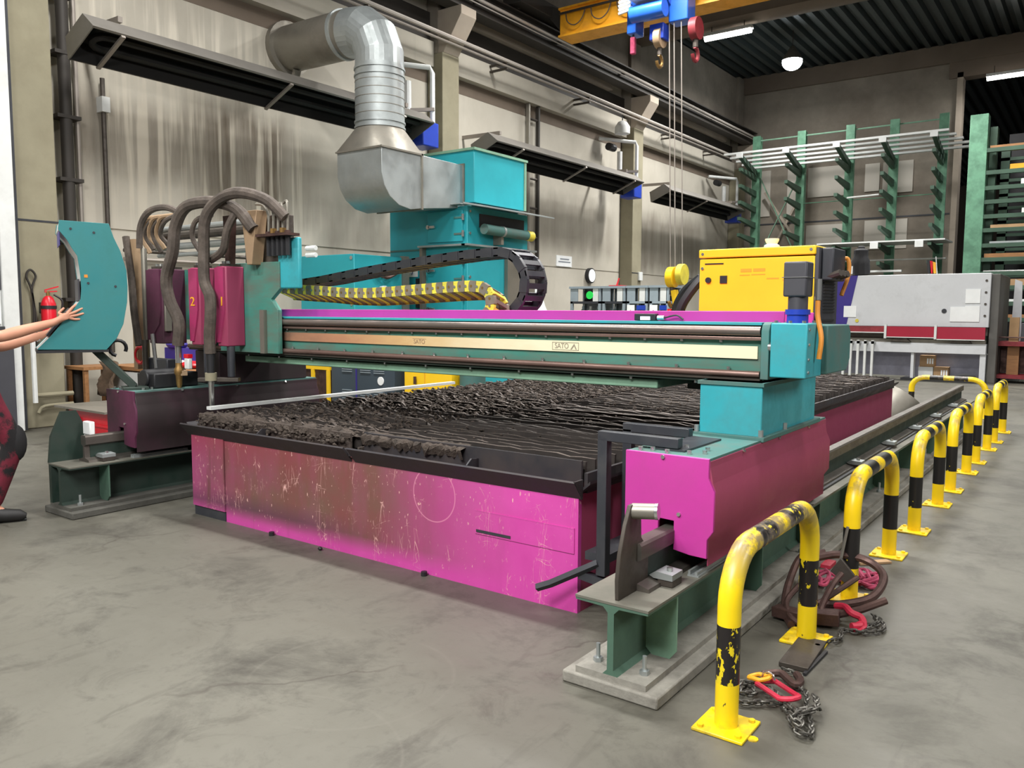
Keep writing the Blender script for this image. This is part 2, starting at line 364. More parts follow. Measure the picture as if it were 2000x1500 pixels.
def m_front():
    """worn front of the cutting table: brown heat stain left of centre, scratches, clean pink to the right"""
    m, nt, b = newmat('scratched_magenta_paint'); co = coords(nt)
    sp = N(nt, 'SeparateXYZ'); nt.links.new(co, sp.inputs[0]); x, z = sp.outputs[0], sp.outputs[2]      # origin on the table's front left foot
    n = noise(nt, co, 1.6, 7, .65); nv = noise(nt, coords(nt, (5, 1, .8)), 1.6, 6, .6)
    c = mix(nt, ramp(nt, n, .3, .7), lin((190, 62, 148)), lin((208, 80, 166)))
    k = mth(nt, 'MULTIPLY', ramp(nt, x, -.1, .6, .6, 1), ramp(nt, x, 1.9, 2.95, 1, 0))
    k = mth(nt, 'MULTIPLY', k, ramp(nt, z, .03, .13, .1, 1))
    k = mth(nt, 'MULTIPLY', k, ramp(nt, mth(nt, 'ADD', nv, n), .6, 1.15, .8, 1.02))
    c = mix(nt, k, c, mix(nt, ramp(nt, noise(nt, co, 2.4, 5), .35, .65), lin((122, 68, 68)), lin((112, 80, 70))))
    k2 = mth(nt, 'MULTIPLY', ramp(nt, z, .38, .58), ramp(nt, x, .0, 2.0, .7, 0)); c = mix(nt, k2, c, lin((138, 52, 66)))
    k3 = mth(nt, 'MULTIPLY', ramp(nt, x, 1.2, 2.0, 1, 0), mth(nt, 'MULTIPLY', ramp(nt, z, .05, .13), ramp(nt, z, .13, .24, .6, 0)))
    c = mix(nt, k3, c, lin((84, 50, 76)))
    c = mix(nt, mth(nt, 'MULTIPLY', ramp(nt, nv, .58, .75, 0, .7), ramp(nt, x, .2, 1.6, 1, .15)), c, lin((92, 62, 54)))
    # scratches down to primer
    for sc, st, th in ((9, (1, 1, .14), .010), (7, (.6, 1, 1.2), .006), (16, (1.6, 1, .3), .012)):
        v = N(nt, 'TexVoronoi', feature='DISTANCE_TO_EDGE', Scale=sc); ad = N(nt, 'MixRGB', blend_type='ADD'); ad.inputs[0].default_value = .5
        wb = N(nt, 'TexNoise', Scale=2.2, Detail=3.); cs = coords(nt, st); nt.links.new(cs, wb.inputs['Vector']); nt.links.new(cs, ad.inputs[1]); nt.links.new(wb.outputs['Color'], ad.inputs[2])
        nt.links.new(ad.outputs[0], v.inputs['Vector'])
        brk = ramp(nt, noise(nt, coords(nt, (1, 1, .5)), 6, 4, .7), .54, .6)
        c = mix(nt, mth(nt, 'MULTIPLY', ramp(nt, v.outputs['Distance'], 0, th, .9, 0), brk), c, lin((226, 176, 170)))
    sp2 = noise(nt, coords(nt, (1, 1, .4)), 60, 2, .5); c = mix(nt, mth(nt, 'MULTIPLY', ramp(nt, sp2, .67, .70, 0, .85), ramp(nt, n, .42, .6)), c, lin((232, 186, 176)))
    # scratched ring
    dx = mth(nt, 'POWER', mth(nt, 'SUBTRACT', x, 2.36), 2); dz = mth(nt, 'POWER', mth(nt, 'SUBTRACT', z, .47), 2)
    d = mth(nt, 'ABSOLUTE', mth(nt, 'SUBTRACT', mth(nt, 'SQRT', mth(nt, 'ADD', dx, dz)), .155)); c = mix(nt, ramp(nt, d, 0, .005, .6, 0), c, lin((226, 150, 176)))
    nt.links.new(c, b.inputs['Base Color']); nt.links.new(mth(nt, 'ADD', ramp(nt, k, 0, 1, .3, .5), 0), b.inputs['Roughness']); return m
M_front = m_front()
def m_slag():
    m, nt, b = newmat('slag_crust'); co = coords(nt); n = noise(nt, co, 14, 8, .7); g = noise(nt, co, 60, 5, .7)
    c = mix(nt, ramp(nt, n, .3, .7), lin((46, 38, 33)), lin((92, 80, 71))); c = mix(nt, ramp(nt, g, .62, .72, 0, .5), c, lin((134, 122, 110)))
    nt.links.new(c, b.inputs['Base Color']); b.inputs['Roughness'].default_value = .75; b.inputs['Metallic'].default_value = .15
    bump(nt, b, mth(nt, 'ADD', n, g), .9, .02); return m
M_slag = m_slag()
M_slatd = pm('sooty_shaded_slat_side', (46, 40, 37), .8, .1, .2, 12)  # soot on the slat sides, darkened further to paint in gap shade
M_slat = pm('burnt_slat_steel', (104, 94, 88), .5, .35, .25, 12, (58, 48, 43), .8, 10, .5, bs=.5, stretch=(.4, 1, 1))
M_lip = pm('heat_blued_plate', (58, 58, 64), .42, .35, .12, 3, (72, 60, 52), .6, 3, .5, .15)
def m_strip():
    m, nt, b = newmat('cream_rack_strip'); co = coords(nt); sp = N(nt, 'SeparateXYZ'); nt.links.new(co, sp.inputs[0])
    n = noise(nt, coords(nt, (1.2, 1, 4)), 1.5, 6, .65); x = mth(nt, 'ADD', sp.outputs[0], mth(nt, 'MULTIPLY', mth(nt, 'SUBTRACT', n, .5), 1.2))
    c = mix(nt, ramp(nt, x, -1.45, -.75), lin((104, 86, 76)), lin((178, 128, 98)))
    c = mix(nt, ramp(nt, x, -.7, .1), c, lin((206, 172, 120))); c = mix(nt, ramp(nt, x, .0, 1.1), c, lin((232, 224, 192)))
    nt.links.new(c, b.inputs['Base Color']); b.inputs['Roughness'].default_value = .45; return m
M_strip = m_strip()
def m_stripe(name, col, chip, amt, wear):
    m, nt, b = newmat(name); co = coords(nt)
    n = noise(nt, coords(nt, (1, 1, .6)), 26, 4, .6); g = noise(nt, co, 9, 6, .7)
    sp = N(nt, 'SeparateXYZ'); nt.links.new(co, sp.inputs[0])
    c = mix(nt, ramp(nt, noise(nt, co, 4, 4), .3, .7), tuple(v*.9 for v in lin(col)[:3])+(1,), lin(col))
    c = mix(nt, ramp(nt, n, amt, amt+.02), c, lin(chip))
    top = mth(nt, 'MULTIPLY', ramp(nt, sp.outputs[2], .5, .66), ramp(nt, g, wear-.06, wear+.06)); c = mix(nt, mth(nt, 'MULTIPLY', top, .85), c, lin((112, 100, 88)))
    foot = mth(nt, 'MULTIPLY', ramp(nt, sp.outputs[2], .0, .05, .7, 0), ramp(nt, g, .45, .6)); c = mix(nt, foot, c, lin((120, 104, 60)))
    nt.links.new(c, b.inputs['Base Color']); b.inputs['Roughness'].default_value = .36; return m
M_sy = m_stripe('hoop_yellow_worn', (246, 212, 20), (92, 78, 40), .70, .47); M_sk = m_stripe('hoop_black_chipped', (32, 28, 28), (222, 198, 30), .56, .5)
M_sy2 = m_stripe('hoop_yellow', (246, 208, 20), (120, 98, 30), .74, .56); M_sk2 = m_stripe('hoop_black', (30, 28, 27), (200, 180, 40), .655, .6)
# ================================================================ the hall
ST('floor', MB().box(-12, 16, -9, 62, -.25, 0), M_floor)
wl = ST('wall_left', MB().box(-11.6, -11.22, -9, 30, 0, 10.2), M_wall)
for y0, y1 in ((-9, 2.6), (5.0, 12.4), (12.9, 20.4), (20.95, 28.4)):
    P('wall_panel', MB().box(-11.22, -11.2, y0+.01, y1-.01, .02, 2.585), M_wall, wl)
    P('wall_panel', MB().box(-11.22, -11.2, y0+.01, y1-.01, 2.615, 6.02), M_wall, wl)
    P('ledge_shade_band', MB().box(-11.22, -11.195, y0+.01, y1-.01, 6.02, 6.3), M_beamc, wl)  # shade under the wall ledge, put in as a darker strip
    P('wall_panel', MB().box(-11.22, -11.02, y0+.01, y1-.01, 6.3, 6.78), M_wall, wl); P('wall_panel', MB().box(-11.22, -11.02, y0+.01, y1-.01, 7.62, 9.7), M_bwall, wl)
    P('runway_shade_panel', MB().box(-11.22, -11.12, y0+.01, y1-.01, 6.78, 7.36), M_runway, wl); P('lit_wall_strip', MB().box(-11.22, -11.0, y0+.25, y1-.9, 7.38, 7.62), M_corb, wl)  # added strips: runway shadow as a dark panel, lit wall as a pale one
def pillar(n, y0, y1):
    t = ST('trim_%d' % n, MB().box(-11.2, -10.8, y0, y1, 0, 6.56), M_pcol, .015); P('upper_column', MB().box(-11.2, -10.93, y0, y1, 6.56, 9.75), M_bwall, t)
    P('corbel', MB().prism([(-10.8, 6.55), (-10.34, 7.2), (-10.34, 7.37), (-11.0, 7.37), (-11.0, 6.55)], 'y', y0+.02, y1-.02), M_corb, t, .01)
    P('joint_groove', MB().box(-10.802, -10.796, y0, y1, 2.575, 2.6), M_dark, t)
for i, (a, b) in enumerate(((4.5, 5.0), (12.4, 12.9), (20.4, 20.95), (28.4, 28.95))): pillar(i+1, a, b)
# back wall with paler panels, lintel and the opening into the next hall
wb = ST('wall_back', MB().box(-11.22, -4.05, 29, 29.35, 0, 9.8), M_bwall)
P('lintel', MB().box(-11.2, 14, 28.86, 29.4, 9.22, 9.8), M_beamc, wb)
P('lintel', MB().box(-4.4, 14, 28.9, 29.4, 8.75, 9.22), M_beamc, wb)
P('opening_post', MB().box(-4.16, -4.0, 28.9, 29.4, 0, 8.9), M_corb, wb)
for x0, x1, z0, z1 in ((-10.6, -9.9, 4.9, 6.5), (-9.3, -8.75, 4.85, 6.5), (-8.6, -7.15, 5.45, 6.45), (-6.75, -6.3, 5.5, 6.4), (-6.2, -5.3, 5.4, 6.4),
                       (-8.6, -7.4, 3.6, 4.5), (-6.7, -5.4, 3.6, 4.55)):
    P('wall_panel', MB().box(x0, x1, 28.96, 29, z0, z1), M_bpanel, wb)
for z in (4.6, 2.4): P('joint_groove', MB().box(-11.2, -4.2, 28.985, 29.01, z, z+.05), M_dark, wb)
P('wall_bracing', MB().bar((-10.0, 28.7, 5.7), (-8.6, 28.7, 3.6), .07, .07).bar((-8.7, 28.8, 5.7), (-9.9, 28.8, 3.3), .07, .07), M_corb, wb)
ST('wall_far', MB().box(-12, 16, 61, 61.4, 0, 10), M_beamc)
# ribbed steel roof deck: ribs run along the hall
prof = []; x = -11.6
while x < 16: prof += [(x, 9.92), (x+.05, 9.78), (x+.19, 9.78), (x+.24, 9.92)]; x += .36
mb = MB()
lo = [(a, -9, z) for a, z in prof]; hi = [(a, 62, z) for a, z in prof]; n = len(prof)
mb.add(lo+hi+[(a[0], a[1], a[2]+.05) for a in lo+hi], [(i, i+1, n+i+1, n+i) for i in range(n-1)]+[(2*n+i, 3*n+i, 3*n+i+1, 2*n+i+1) for i in range(n-1)])
ST('ceiling', mb, M_deck)
for i, y in enumerate((-4.2, 4.3, 12.4, 20.45)):
    ST('trim_%d' % (5+i), MB().prism([(y, 8.95), (y+.12, 8.88), (y+.6, 8.88), (y+.72, 8.95), (y+.72, 9.78), (y, 9.78)], 'x', -11.2, 16), M_beamc)
# white sliding door at the far left, standing open in front of the first pillar
dr = ST('door_1', MB().box(-10.62, -10.56, 3.2, 4.2, .05, 5.4), M_white)
P('door_edge', MB().box(-10.64, -10.52, 4.2, 4.38, .02, 5.6), M_white, dr, .01)
P('seal_strip', MB().box(-10.66, -10.6, 4.38, 4.44, .02, 5.6), M_dark, dr)
P('window_pane', MB().box(-10.565, -10.55, 3.3, 4.2, 1.72, 2.3), M_motor, dr)
P('notice_board', MB().box(-10.56, -10.54, 3.3, 4.18, 1.32, 1.7), M_paper, dr)
P('push_bar', MB().box(-10.57, -10.5, 3.3, 4.2, 1.19, 1.29), M_dark, dr)
P('lower_panel', MB().box(-10.56, -10.535, 3.25, 4.17, .08, .92), M_white, dr, .006)
P('lower_panel', MB().box(-10.56, -10.535, 3.25, 4.17, .95, 1.15), M_white, dr, .006)

# ---- crane runway along the wall
rw = T('crane_runway', 'dark steel crane runway girder lying on the concrete corbels of the left wall', 'girder', (-10.55, 3, 7.37))
P('runway_beam', MB().box(-10.72, -10.4, 3, 28.9, 7.37, 7.4).box(-10.57, -10.53, 3, 28.9, 7.4, 7.8).box(-10.72, -10.4, 3, 28.9, 7.8, 7.83), M_runway, rw)
P('crane_rail', MB().box(-10.59, -10.51, 3, 28.9, 7.83, 7.9), M_steel, rw)
P('conductor_rail', MB().cyl((-10.36, 3, 7.615), (-10.36, 28.7, 7.615), .035, 8).cyl((-10.36, 3, 7.53), (-10.36, 28.7, 7.53), .014, 6), M_pipeb, rw, label='bright conductor tube')
for y in range(4, 29, 3): P('rail_bracket', MB().box(-10.54, -10.38, y, y+.05, 7.58, 7.63), M_steel, rw)
for z, r, m, lb in ((6.775, .04, M_pipeb, 'upper, thicker and brighter conduit running along the left wall under the crane runway'),
                    (6.66, .026, M_pipe, 'lower, thinner conduit running along the left wall under the crane runway')):
    t = T('wall_conduit', lb, 'conduit', (-10.56, 3, z))
    P('pipe', MB().cyl((-10.56, 3, z), (-10.56, 28.3, z), r, 8), m, t)
    for y in (7.0, 10.2, 14.2, 17.6, 22.5, 25.6):
        P('bracket', MB().bar((-11.02, y, z-.04), (-10.55, y, z-.04), .05, .04), M_steel, t)
# ---- wall clutter: down pipe, cable ladder, sign, clock, lamps
t = T('down_pipe', 'dark vertical down pipe with clamps beside the leftmost concrete pillar', 'pipe', (-11.0, 5.25, 0))
P('pipe', MB().cyl((-11.03, 5.26, .1), (-11.03, 5.26, 6.28), .075, 12), M_runway, t)
for z in (1.6, 2.35, 3.15, 3.95, 4.75, 5.5): P('pipe_clamp', MB().box(-11.2, -10.95, 5.12, 5.42, z, z+.045), M_runway, t)
t = T('light_pipe', 'thin pale pipe running up the wall just right of the dark down pipe', 'pipe', (-11.12, 5.45, 2)); P('pipe', MB().cyl((-11.14, 5.46, 1.2), (-11.14, 5.46, 6.25), .03, 8), M_pipe, t)
t = T('wall_cable', 'thin dark cable conduit hanging from the left end of the long heater', 'conduit', (-11.1, 5.8, 0))
P('conduit', MB().cyl((-11.12, 5.8, .9), (-11.12, 5.8, 4.6), .032, 8), M_steel, t); P('junction_box', MB().box(-11.2, -11.05, 5.75, 5.86, 4.15, 4.35), M_white, t)
t = T('cable_ladder', 'vertical steel cable ladder on the wall behind the extraction tower', 'ladder', (-11.1, 15.9, .8))
for y in (15.75, 16.15): P('rail', MB().box(-11.14, -11.06, y-.03, y+.03, .8, 6.6), M_runway if y > 16 else M_zincd, t)
for i in range(8): P('rung', MB().cyl((-11.1, 15.75, 1.2+i*.68), (-11.1, 16.15, 1.2+i*.68), .03, 6), M_steel, t)
t = T('wall_sign', 'small white paper notice on the wall right of the cable ladder', 'sign', (-11.2, 17.45, 2.63))
P('sheet', MB().box(-11.2, -11.17, 17.13, 17.83, 2.63, 2.9), M_paper, t)
for z, a, b in ((2.8, 17.28, 17.7), (2.73, 17.2, 17.76)): P('printed_line', MB().box(-11.17, -11.167, a, b, z, z+.03), M_grey, t)
t = T('wall_clock', 'small round clock on the wall above the grey cabinets', 'clock', (-11.2, 18.73, 2.45))
P('case', MB().cyl((-11.2, 18.73, 2.45), (-11.1, 18.73, 2.45), .2, 20), M_black, t); P('dial', MB().cyl((-11.1, 18.73, 2.45), (-11.09, 18.73, 2.45), .17, 20), M_paper, t)
t = T('wall_lamp', 'white round lamp under the conduits near the third pillar', 'lamp', (-10.6, 19.4, 6.2))
P('lamp_shade', MB().lathe((-10.6, 19.35, 6.15), [(.1, 0), (.2, .02), (.2, .2), (.12, .32), (.03, .36)], 14), M_white, t); P('cable', MB().cyl((-10.6, 19.35, 6.5), (-10.6, 19.35, 6.66), .015, 6), M_black, t)
t = T('socket_box', 'small white socket box on the third pillar', 'socket', (-10.79, 20.98, 2.4)); P('box', MB().box(-10.8, -10.74, 20.75, 20.95, 2.38, 2.62), M_white, t, .01)
t = T('wall_pipes', 'pair of thin pipes running low along the wall behind the cutting heads', 'pipe', (-11.1, 5, 2.2))
for z in (2.32, 2.2): P('pipe', MB().cyl((-11.1, 6.0, z), (-11.1, 12.3, z+.02), .028, 8), M_steel if z > 2.25 else M_pipe, t)
t = T('door_lamp', 'small white lamp head beside the yellow plasma source, on the wall', 'lamp', (-10.9, 24.2, 2.6)); P('lamp_head', MB().sph((-10.95, 24.2, 2.66), (.14, .25, .12)), M_white, t)

# ---- gas radiant heaters under the runway
def heater(label, y0, y1, bars, burner=True, flue=True):
    t = T('radiant_heater', label, 'heater', (-10.3, y0, 4.57), group='radiant heaters along the left wall')
    A, B, C2, D = (-10.52, 4.57), (-9.92, 4.83), (-10.12, 5.02), (-10.56, 4.83); e = .02
    hood = MB().prism([A, (A[0]-e, A[1]), (D[0]-e, D[1]+e), (C2[0]-e, C2[1]+e), (B[0]+e, B[1]+e), B, C2, D], 'y', y0, y1)
    P('reflector_hood', hood, M_heat, t)
    P('hood_lining', MB().prism([A, D, C2, B, (B[0]-.01, B[1]), (C2[0]-.01, C2[1]-.02), (D[0]+.02, D[1]-.01), (A[0]+.02, A[1])], 'y', y0+.01, y1-.01), M_heatd, t, label='sooty black inside')
    for a, b in ((y0, y0+.015), (y1-.015, y1)): P('end_plate', MB().prism([A, B, C2, D], 'y', a, b), M_heat, t)
    u = []
    for y in (y1-.1, y0+.35): u.append((-10.2, y, 4.86))
    u += [( -10.2-.11*math.sin(q)*0-.11*(1-math.cos(q)), y0+.35-.16*math.sin(q), 4.86-.05*(1-math.cos(q))) for q in (.5, 1, 1.57, 2.1, 2.6, PI)]
    u.append((-10.42, y1-.1, 4.76)); P('radiant_tube', MB().tube(u, .05, 8), M_heatd, t)
    for y in bars: P('cross_bar', MB().bar((-10.54, y, 4.55), (-9.9, y, 4.82), .05, .03), M_pipe, t)
    for y in (y0+.5, y1-.4): P('hanger', MB().bar((-11.2, y, 5.14), (-10.2, y, 5.12), .06, .07), M_pipe, t)
    if burner:
        P('burner_box', MB().box(-10.62, -10.2, y1+.02, y1+.45, 4.5, 4.95), M_blue, t, .02, label='blue burner box')
        if flue:
            P('flue_pipe', MB().tube([(-10.4, y1+.5, 4.9), (-10.4, y1+.5, 5.9), (-10.42, y1+.45, 6.0), (-11.1, y1-.3, 6.05)], .048, 10), M_white, t, label='white flue pipe')
            P('air_pipe', MB().cyl((-10.75, y1+.2, 4.9), (-10.75, y1+.2, 5.75), .07, 10), M_white, t)
            P('fan', MB().cyl((-10.9, y1-.15, 5.85), (-10.9, y1+.15, 5.85), .1, 10), M_black, t)
            P('support_bar', MB().bar((-11.1, y1-.1, 5.2), (-10.35, y1+.5, 5.24), .06, .06), M_pipe, t)
    return t
heater('long black radiant heater nearest the camera, left of the round duct', 5.08, 11.15, (5.45, 8.0, 10.4))
heater('second radiant heater, behind the teal extraction tower', 13.0, 19.3, (13.9, 16.4, 18.8))
heater('farthest radiant heater, beside the green cantilever rack', 20.95, 26.6, (23.4,))

# ---- travelling crane
t = T('bridge_crane', 'yellow overhead crane girder crossing the hall at the top of the picture', 'crane', (-10.4, 15.3, 7.4))
P('girder', MB().box(-9.95, 9, 15.3, 15.7, 7.45, 7.98).box(-9.95, 9, 15.22, 15.78, 7.41, 7.45).box(-9.95, 9, 15.22, 15.78, 7.98, 8.02), M_yel2, t)
P('end_truck', MB().box(-10.68, -10.2, 14.2, 17.0, 7.92, 8.2), M_runway, t, .01)
P('girder_bracket', MB().prism([(-10.3, 7.95), (-9.9, 7.5), (-9.9, 8.0), (-10.3, 8.2)], 'y', 15.35, 15.65), M_runway, t)
for y in (14.5, 16.6): P('wheel', MB().cyl((-10.62, y, 8.02), (-10.48, y, 8.02), .12, 14), M_steel, t)
for i in range(5):
    x = -9.75+i*.62
    if i != 3 and i != 4: P('festoon_cable', MB().tube(spline([(x, 15.2, 7.9), (x+.06, 15.18, 7.68), (x+.24, 15.18, 7.58), (x+.42, 15.18, 7.68), (x+.5, 15.2, 7.9)], 4), .012, 6), M_hose, t)
P('festoon_rail', MB().box(-9.9, 6, 15.17, 15.21, 7.86, 7.9), M_runway, t)
h = T('crane_hoist', 'bright blue hoist trolley under the yellow crane girder', 'hoist', (-7.5, 15.1, 7.0))
P('trolley_frame', MB().box(-8.05, -7.0, 14.85, 15.19, 7.3, 7.5).box(-8.05, -7.85, 14.8, 15.16, 7.0, 7.9).box(-7.15, -6.75, 14.8, 15.16, 7.05, 8.0), M_hoist, h, .02)
P('rope_drum', MB().cyl((-7.85, 14.85, 7.6), (-7.1, 14.85, 7.6), .24, 18), M_hoist, h)
P('motor_body', MB().cyl((-7.8, 14.55, 7.25), (-7.1, 14.55, 7.25), .16, 16), M_hoist, h)
P('control_box', MB().box(-7.75, -7.1, 14.3, 14.65, 7.45, 7.85), M_white, h, .02)
for i in range(5): P('cooling_fin', MB().cyl((-8.12, 14.6, 7.35+i*.07), (-7.86, 14.6, 7.38+i*.07), .03, 8), M_white, h)
P('rope_guide', MB().box(-7.5, -7.2, 14.7, 15.0, 6.75, 7.05), M_blue, h, .02)
def hook_block(label, x, y, z, m, s=1.):
    k = T('hook_block', label, 'hook block', (x, y, z))
    P('sheave_housing', MB().cyl((x-.07*s, y, z+.25*s), (x+.07*s, y, z+.25*s), .2*s, 16), m, k)
    P('shank', MB().cyl((x, y, z+.08*s), (x, y, z-.08*s), .05*s, 10), M_steel, k)
    P('hook', MB().tube([(x, y, z-.06*s)]+arc((x, y, z-.2*s), .12*s, PI/2+.2, -PI*.95, 12, 'x'), .035*s, 8), M_brass if m is not M_redd else M_redd, k)
    return k
hook_block('tan hook block hanging close under the blue hoist', -7.32, 14.8, 6.55, M_beige, .95)
hook_block('reddish hook block right of the tan one under the blue hoist', -6.62, 14.9, 6.6, M_redd, 1.05)
t = T('control_pendant', 'small pink pendant hanging left under the blue hoist', 'pendant', (-7.95, 14.9, 6.4)); P('pendant_body', MB().box(-8.0, -7.9, 14.85, 14.95, 6.62, 6.95), M_pink, t, .02); P('cable', MB().cyl((-7.95, 14.9, 6.95), (-7.95, 14.9, 7.05), .02, 6), M_black, t)
k = hook_block('bright yellow hook block hanging low above the grey cabinets', -6.85, 14.6, 1.92, M_yel, 1.0)
P('second_sheave', MB().cyl((-6.72, 14.62, 2.22), (-6.6, 14.62, 2.22), .2, 16), M_ychain, k)
P('hook_arm', MB().bar((-6.8, 14.6, 1.92), (-6.74, 14.6, 1.6), .12, .1), M_yel, k)
for dx in (-.05, .05, .2): P('wire_rope', MB().cyl((-6.85+dx, 14.62, 2.2), (-7.1+dx, 14.85, 7.1), .011, 5), M_pipe, k)

# ---- lamps that show in the picture
def tube_lamp(label, x0, x1, y, z):
    t = T('fluorescent_lamp', label, 'lamp', (x0, y, z)); P('housing', MB().box(x0, x1, y-.09, y+.09, z, z+.08), M_white, t); P('light_tube', MB().cyl((x0+.02, y, z-.04), (x1-.02, y, z-.04), .07, 12), M_tube, t)
    for x in (x0+.2, x1-.2): P('hanger', MB().cyl((x, y, z+.08), (x, y, z+.3), .012, 6), M_steel, t)
tube_lamp('fluorescent tube lamp glowing right of the blue hoist', -8.93, -7.66, 20.65, 8.65)
tube_lamp('fluorescent tube lamp cut off by the right edge of the picture', -3.3, -1.9, 28.2, 8.46)
t = T('high_bay_lamp', 'round high bay lamp glowing under the dark roof', 'lamp', (-8.02, 25, 9)); P('reflector', MB().lathe((-8.03, 25.05, 9.0), [(.3, 0), (.26, .1), (.12, .3), (.06, .4)], 18), M_zincd, t); P('lens', MB().sph((-8.03, 25.05, 8.95), (.29, .29, .24), 18, 10), M_bay, t)  # lens swelled into a globe, imitating the lamp's bloom
P('hanger', MB().cyl((-8.03, 25.05, 9.4), (-8.03, 25.05, 9.9), .012, 6), M_steel, t)
# ================================================================ rail beams
def rail_beam(label, xc, y0, y1, stop):
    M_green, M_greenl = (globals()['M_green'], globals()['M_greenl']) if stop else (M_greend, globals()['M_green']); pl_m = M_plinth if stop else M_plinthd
    t = T('rail_beam', label, 'rail', (xc, y0, 0))
    P('plinth', MB().box(xc-.21, xc+.215, y0, y1, 0, .05), pl_m, t, .008)
    ib = [(xc-.155, .05), (xc+.155, .05), (xc+.155, .07), (xc+.035, .073), (xc+.014, .095), (xc+.014, .325), (xc+.035, .347), (xc+.16, .35), (xc+.16, .368),
          (xc-.16, .368), (xc-.16, .35), (xc-.035, .347), (xc-.014, .325), (xc-.014, .095), (xc-.035, .073), (xc-.155, .07)]
    P('i_beam', MB().prism(ib, 'y', y0+.02, y1-.05), M_green, t)
    P('bottom_flange', MB().box(xc-.157, xc+.157, y0+.019, y1-.05, .048, .0745), pl_m, t)
    P('top_flange', MB().box(xc-.162, xc+.162, y0+.018, y1-.05, .36, .37), M_flange, t)
    n = int((y1-y0)/1.02)
    for i in range(n):
        y = y0+.3+i*1.02
        for s in (1, -1):
            a, b = xc+s*.014, xc+s*.15
            P('stiffener', MB().prism([(a, .1), (a+s*.03, .072), (b-s*.03, .072), (b, .11), (b, .35), (a, .35)], 'y', y, y+.012), M_greenl if i == 0 else M_green, t)
    for i in range(0, n, 2):
        for s in (1, -1):
            x, y = xc+s*.105, y0+.11+i*1.02
            b = P('anchor_bolt', MB().cyl((x, y, .07), (x, y, .15), .009, 8), M_zinc, t); P('nut', MB().cyl((x, y, .07), (x, y, .092), .02, 6), M_zinc, b)
    rb = [(xc-.075, .37), (xc+.075, .37), (xc+.07, .385), (xc+.014, .4), (xc+.01, .485), (xc+.036, .5), (xc+.036, .555), (xc+.028, .565), (xc-.028, .565), (xc-.036, .555), (xc-.036, .5), (xc-.01, .485), (xc-.014, .4), (xc-.07, .385)]
    P('rail', MB().prism(rb, 'y', y0+.2, y1-.1), M_track, t)
    P('rail_web_cover', MB().box(xc+.008, xc+.016, y0+.24, y1-.12, .4, .49), M_greend, t)
    for i, y in enumerate((3.0, 4.9, 6.17, 7.3, 8.45, 9.6, 10.8)):
        c = P('rail_clamp', MB().box(xc+.055, xc+.125, y, y+.09, .37, .405), M_steel, t, .004)
        P('clamp_jaw', MB().prism([(xc+.02, .41), (xc+.05, .43), (xc+.125, .425), (xc+.125, .4), (xc+.04, .4)], 'y', y-.005, y+.095), M_zinc, c)
        P('clamp_bolt', MB().cyl((xc+.09, y+.045, .425), (xc+.09, y+.045, .442), .013, 6), M_bright, c)
    P('toothed_rack', MB().box(xc-.06, xc-.036, y0+.3, y1-.2, .49, .53), M_steel, t)
    P('guide_profile', MB().box(xc+.105, xc+.155, y0+.5, y0+.95, .37, .378).box(xc+.108, xc+.118, y0+.5, y0+.95, .378, .395).box(xc+.138, xc+.15, y0+.5, y0+.95, .378, .392), M_zinc, t)
    P('cable_strip', MB().box(xc+.085, xc+.105, y0+1.1, y1-.3, .37, .382), M_black, t)
    if stop:
        pl = [(y0+.05, .37), (y0+.3, .37), (y0+.3, .5), (y0+.27, .55), (y0+.235, .585), (y0+.23, .67), (y0+.2, .705), (y0+.17, .735), (y0+.14, .733), (y0+.1, .66), (y0+.06, .55), (y0+.045, .45)]
        s = P('stop_plate', MB().prism(pl, 'x', xc+.0, xc+.018), M_steel, t, .003)
        P('bumper', MB().cyl((xc+.01, y0+.17, .705), (xc+.1, y0+.19, .712), .032, 16), M_zincd, s); P('bumper_face', MB().cyl((xc+.1, y0+.19, .712), (xc+.112, y0+.193, .713), .033, 16), M_bright, s)
    return t
rail_beam('green I-beam rail on a concrete plinth behind the row of yellow and black hoops', -1.5, 2.69, 12.1, True)
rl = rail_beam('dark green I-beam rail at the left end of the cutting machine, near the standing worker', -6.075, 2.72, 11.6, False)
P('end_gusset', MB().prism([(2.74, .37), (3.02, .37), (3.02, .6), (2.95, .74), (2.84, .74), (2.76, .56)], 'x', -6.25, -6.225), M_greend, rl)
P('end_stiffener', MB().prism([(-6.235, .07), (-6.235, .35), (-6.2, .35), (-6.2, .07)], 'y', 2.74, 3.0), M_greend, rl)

# ================================================================ cutting table
tb = T('cutting_table', 'long magenta cutting table with slag-covered slats under the gantry', 'table', (-5.36, 3.36, 0))
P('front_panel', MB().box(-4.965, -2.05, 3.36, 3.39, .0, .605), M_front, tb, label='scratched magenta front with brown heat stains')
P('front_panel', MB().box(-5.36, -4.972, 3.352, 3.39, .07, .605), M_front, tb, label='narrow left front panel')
P('kick_strip', MB().box(-5.35, -4.975, 3.36, 3.39, 0, .07), M_dark, tb)
P('side_panel', MB().box(-2.08, -2.05, 3.39, 10.6, 0, .6), M_magh, tb, label='dusty magenta side with shade in its paint')
P('side_panel', MB().box(-5.36, -5.33, 3.39, 10.6, 0, .6), M_magd, tb, label='sooty magenta side')
P('back_panel', MB().box(-5.33, -2.08, 10.57, 10.6, 0, .6), M_magd, tb)
P('hatch', MB().box(-2.70, -2.07, 3.355, 3.362, .30, .43).box(-2.70, -2.07, 3.354, 3.3545, .425, .43), M_front, tb, label='small rectangular hatch')
P('scorch_mark', MB().box(-2.69, -2.46, 3.352, 3.354, .31, .325), M_dark, tb)
P('tank_floor', MB().box(-5.33, -2.08, 3.39, 10.57, .25, .28), M_slag, tb)
for x in (-4.42, -3.05): P('foot', MB().cyl((x, 3.33, 0), (x, 3.33, .025), .018, 10), M_black, tb)
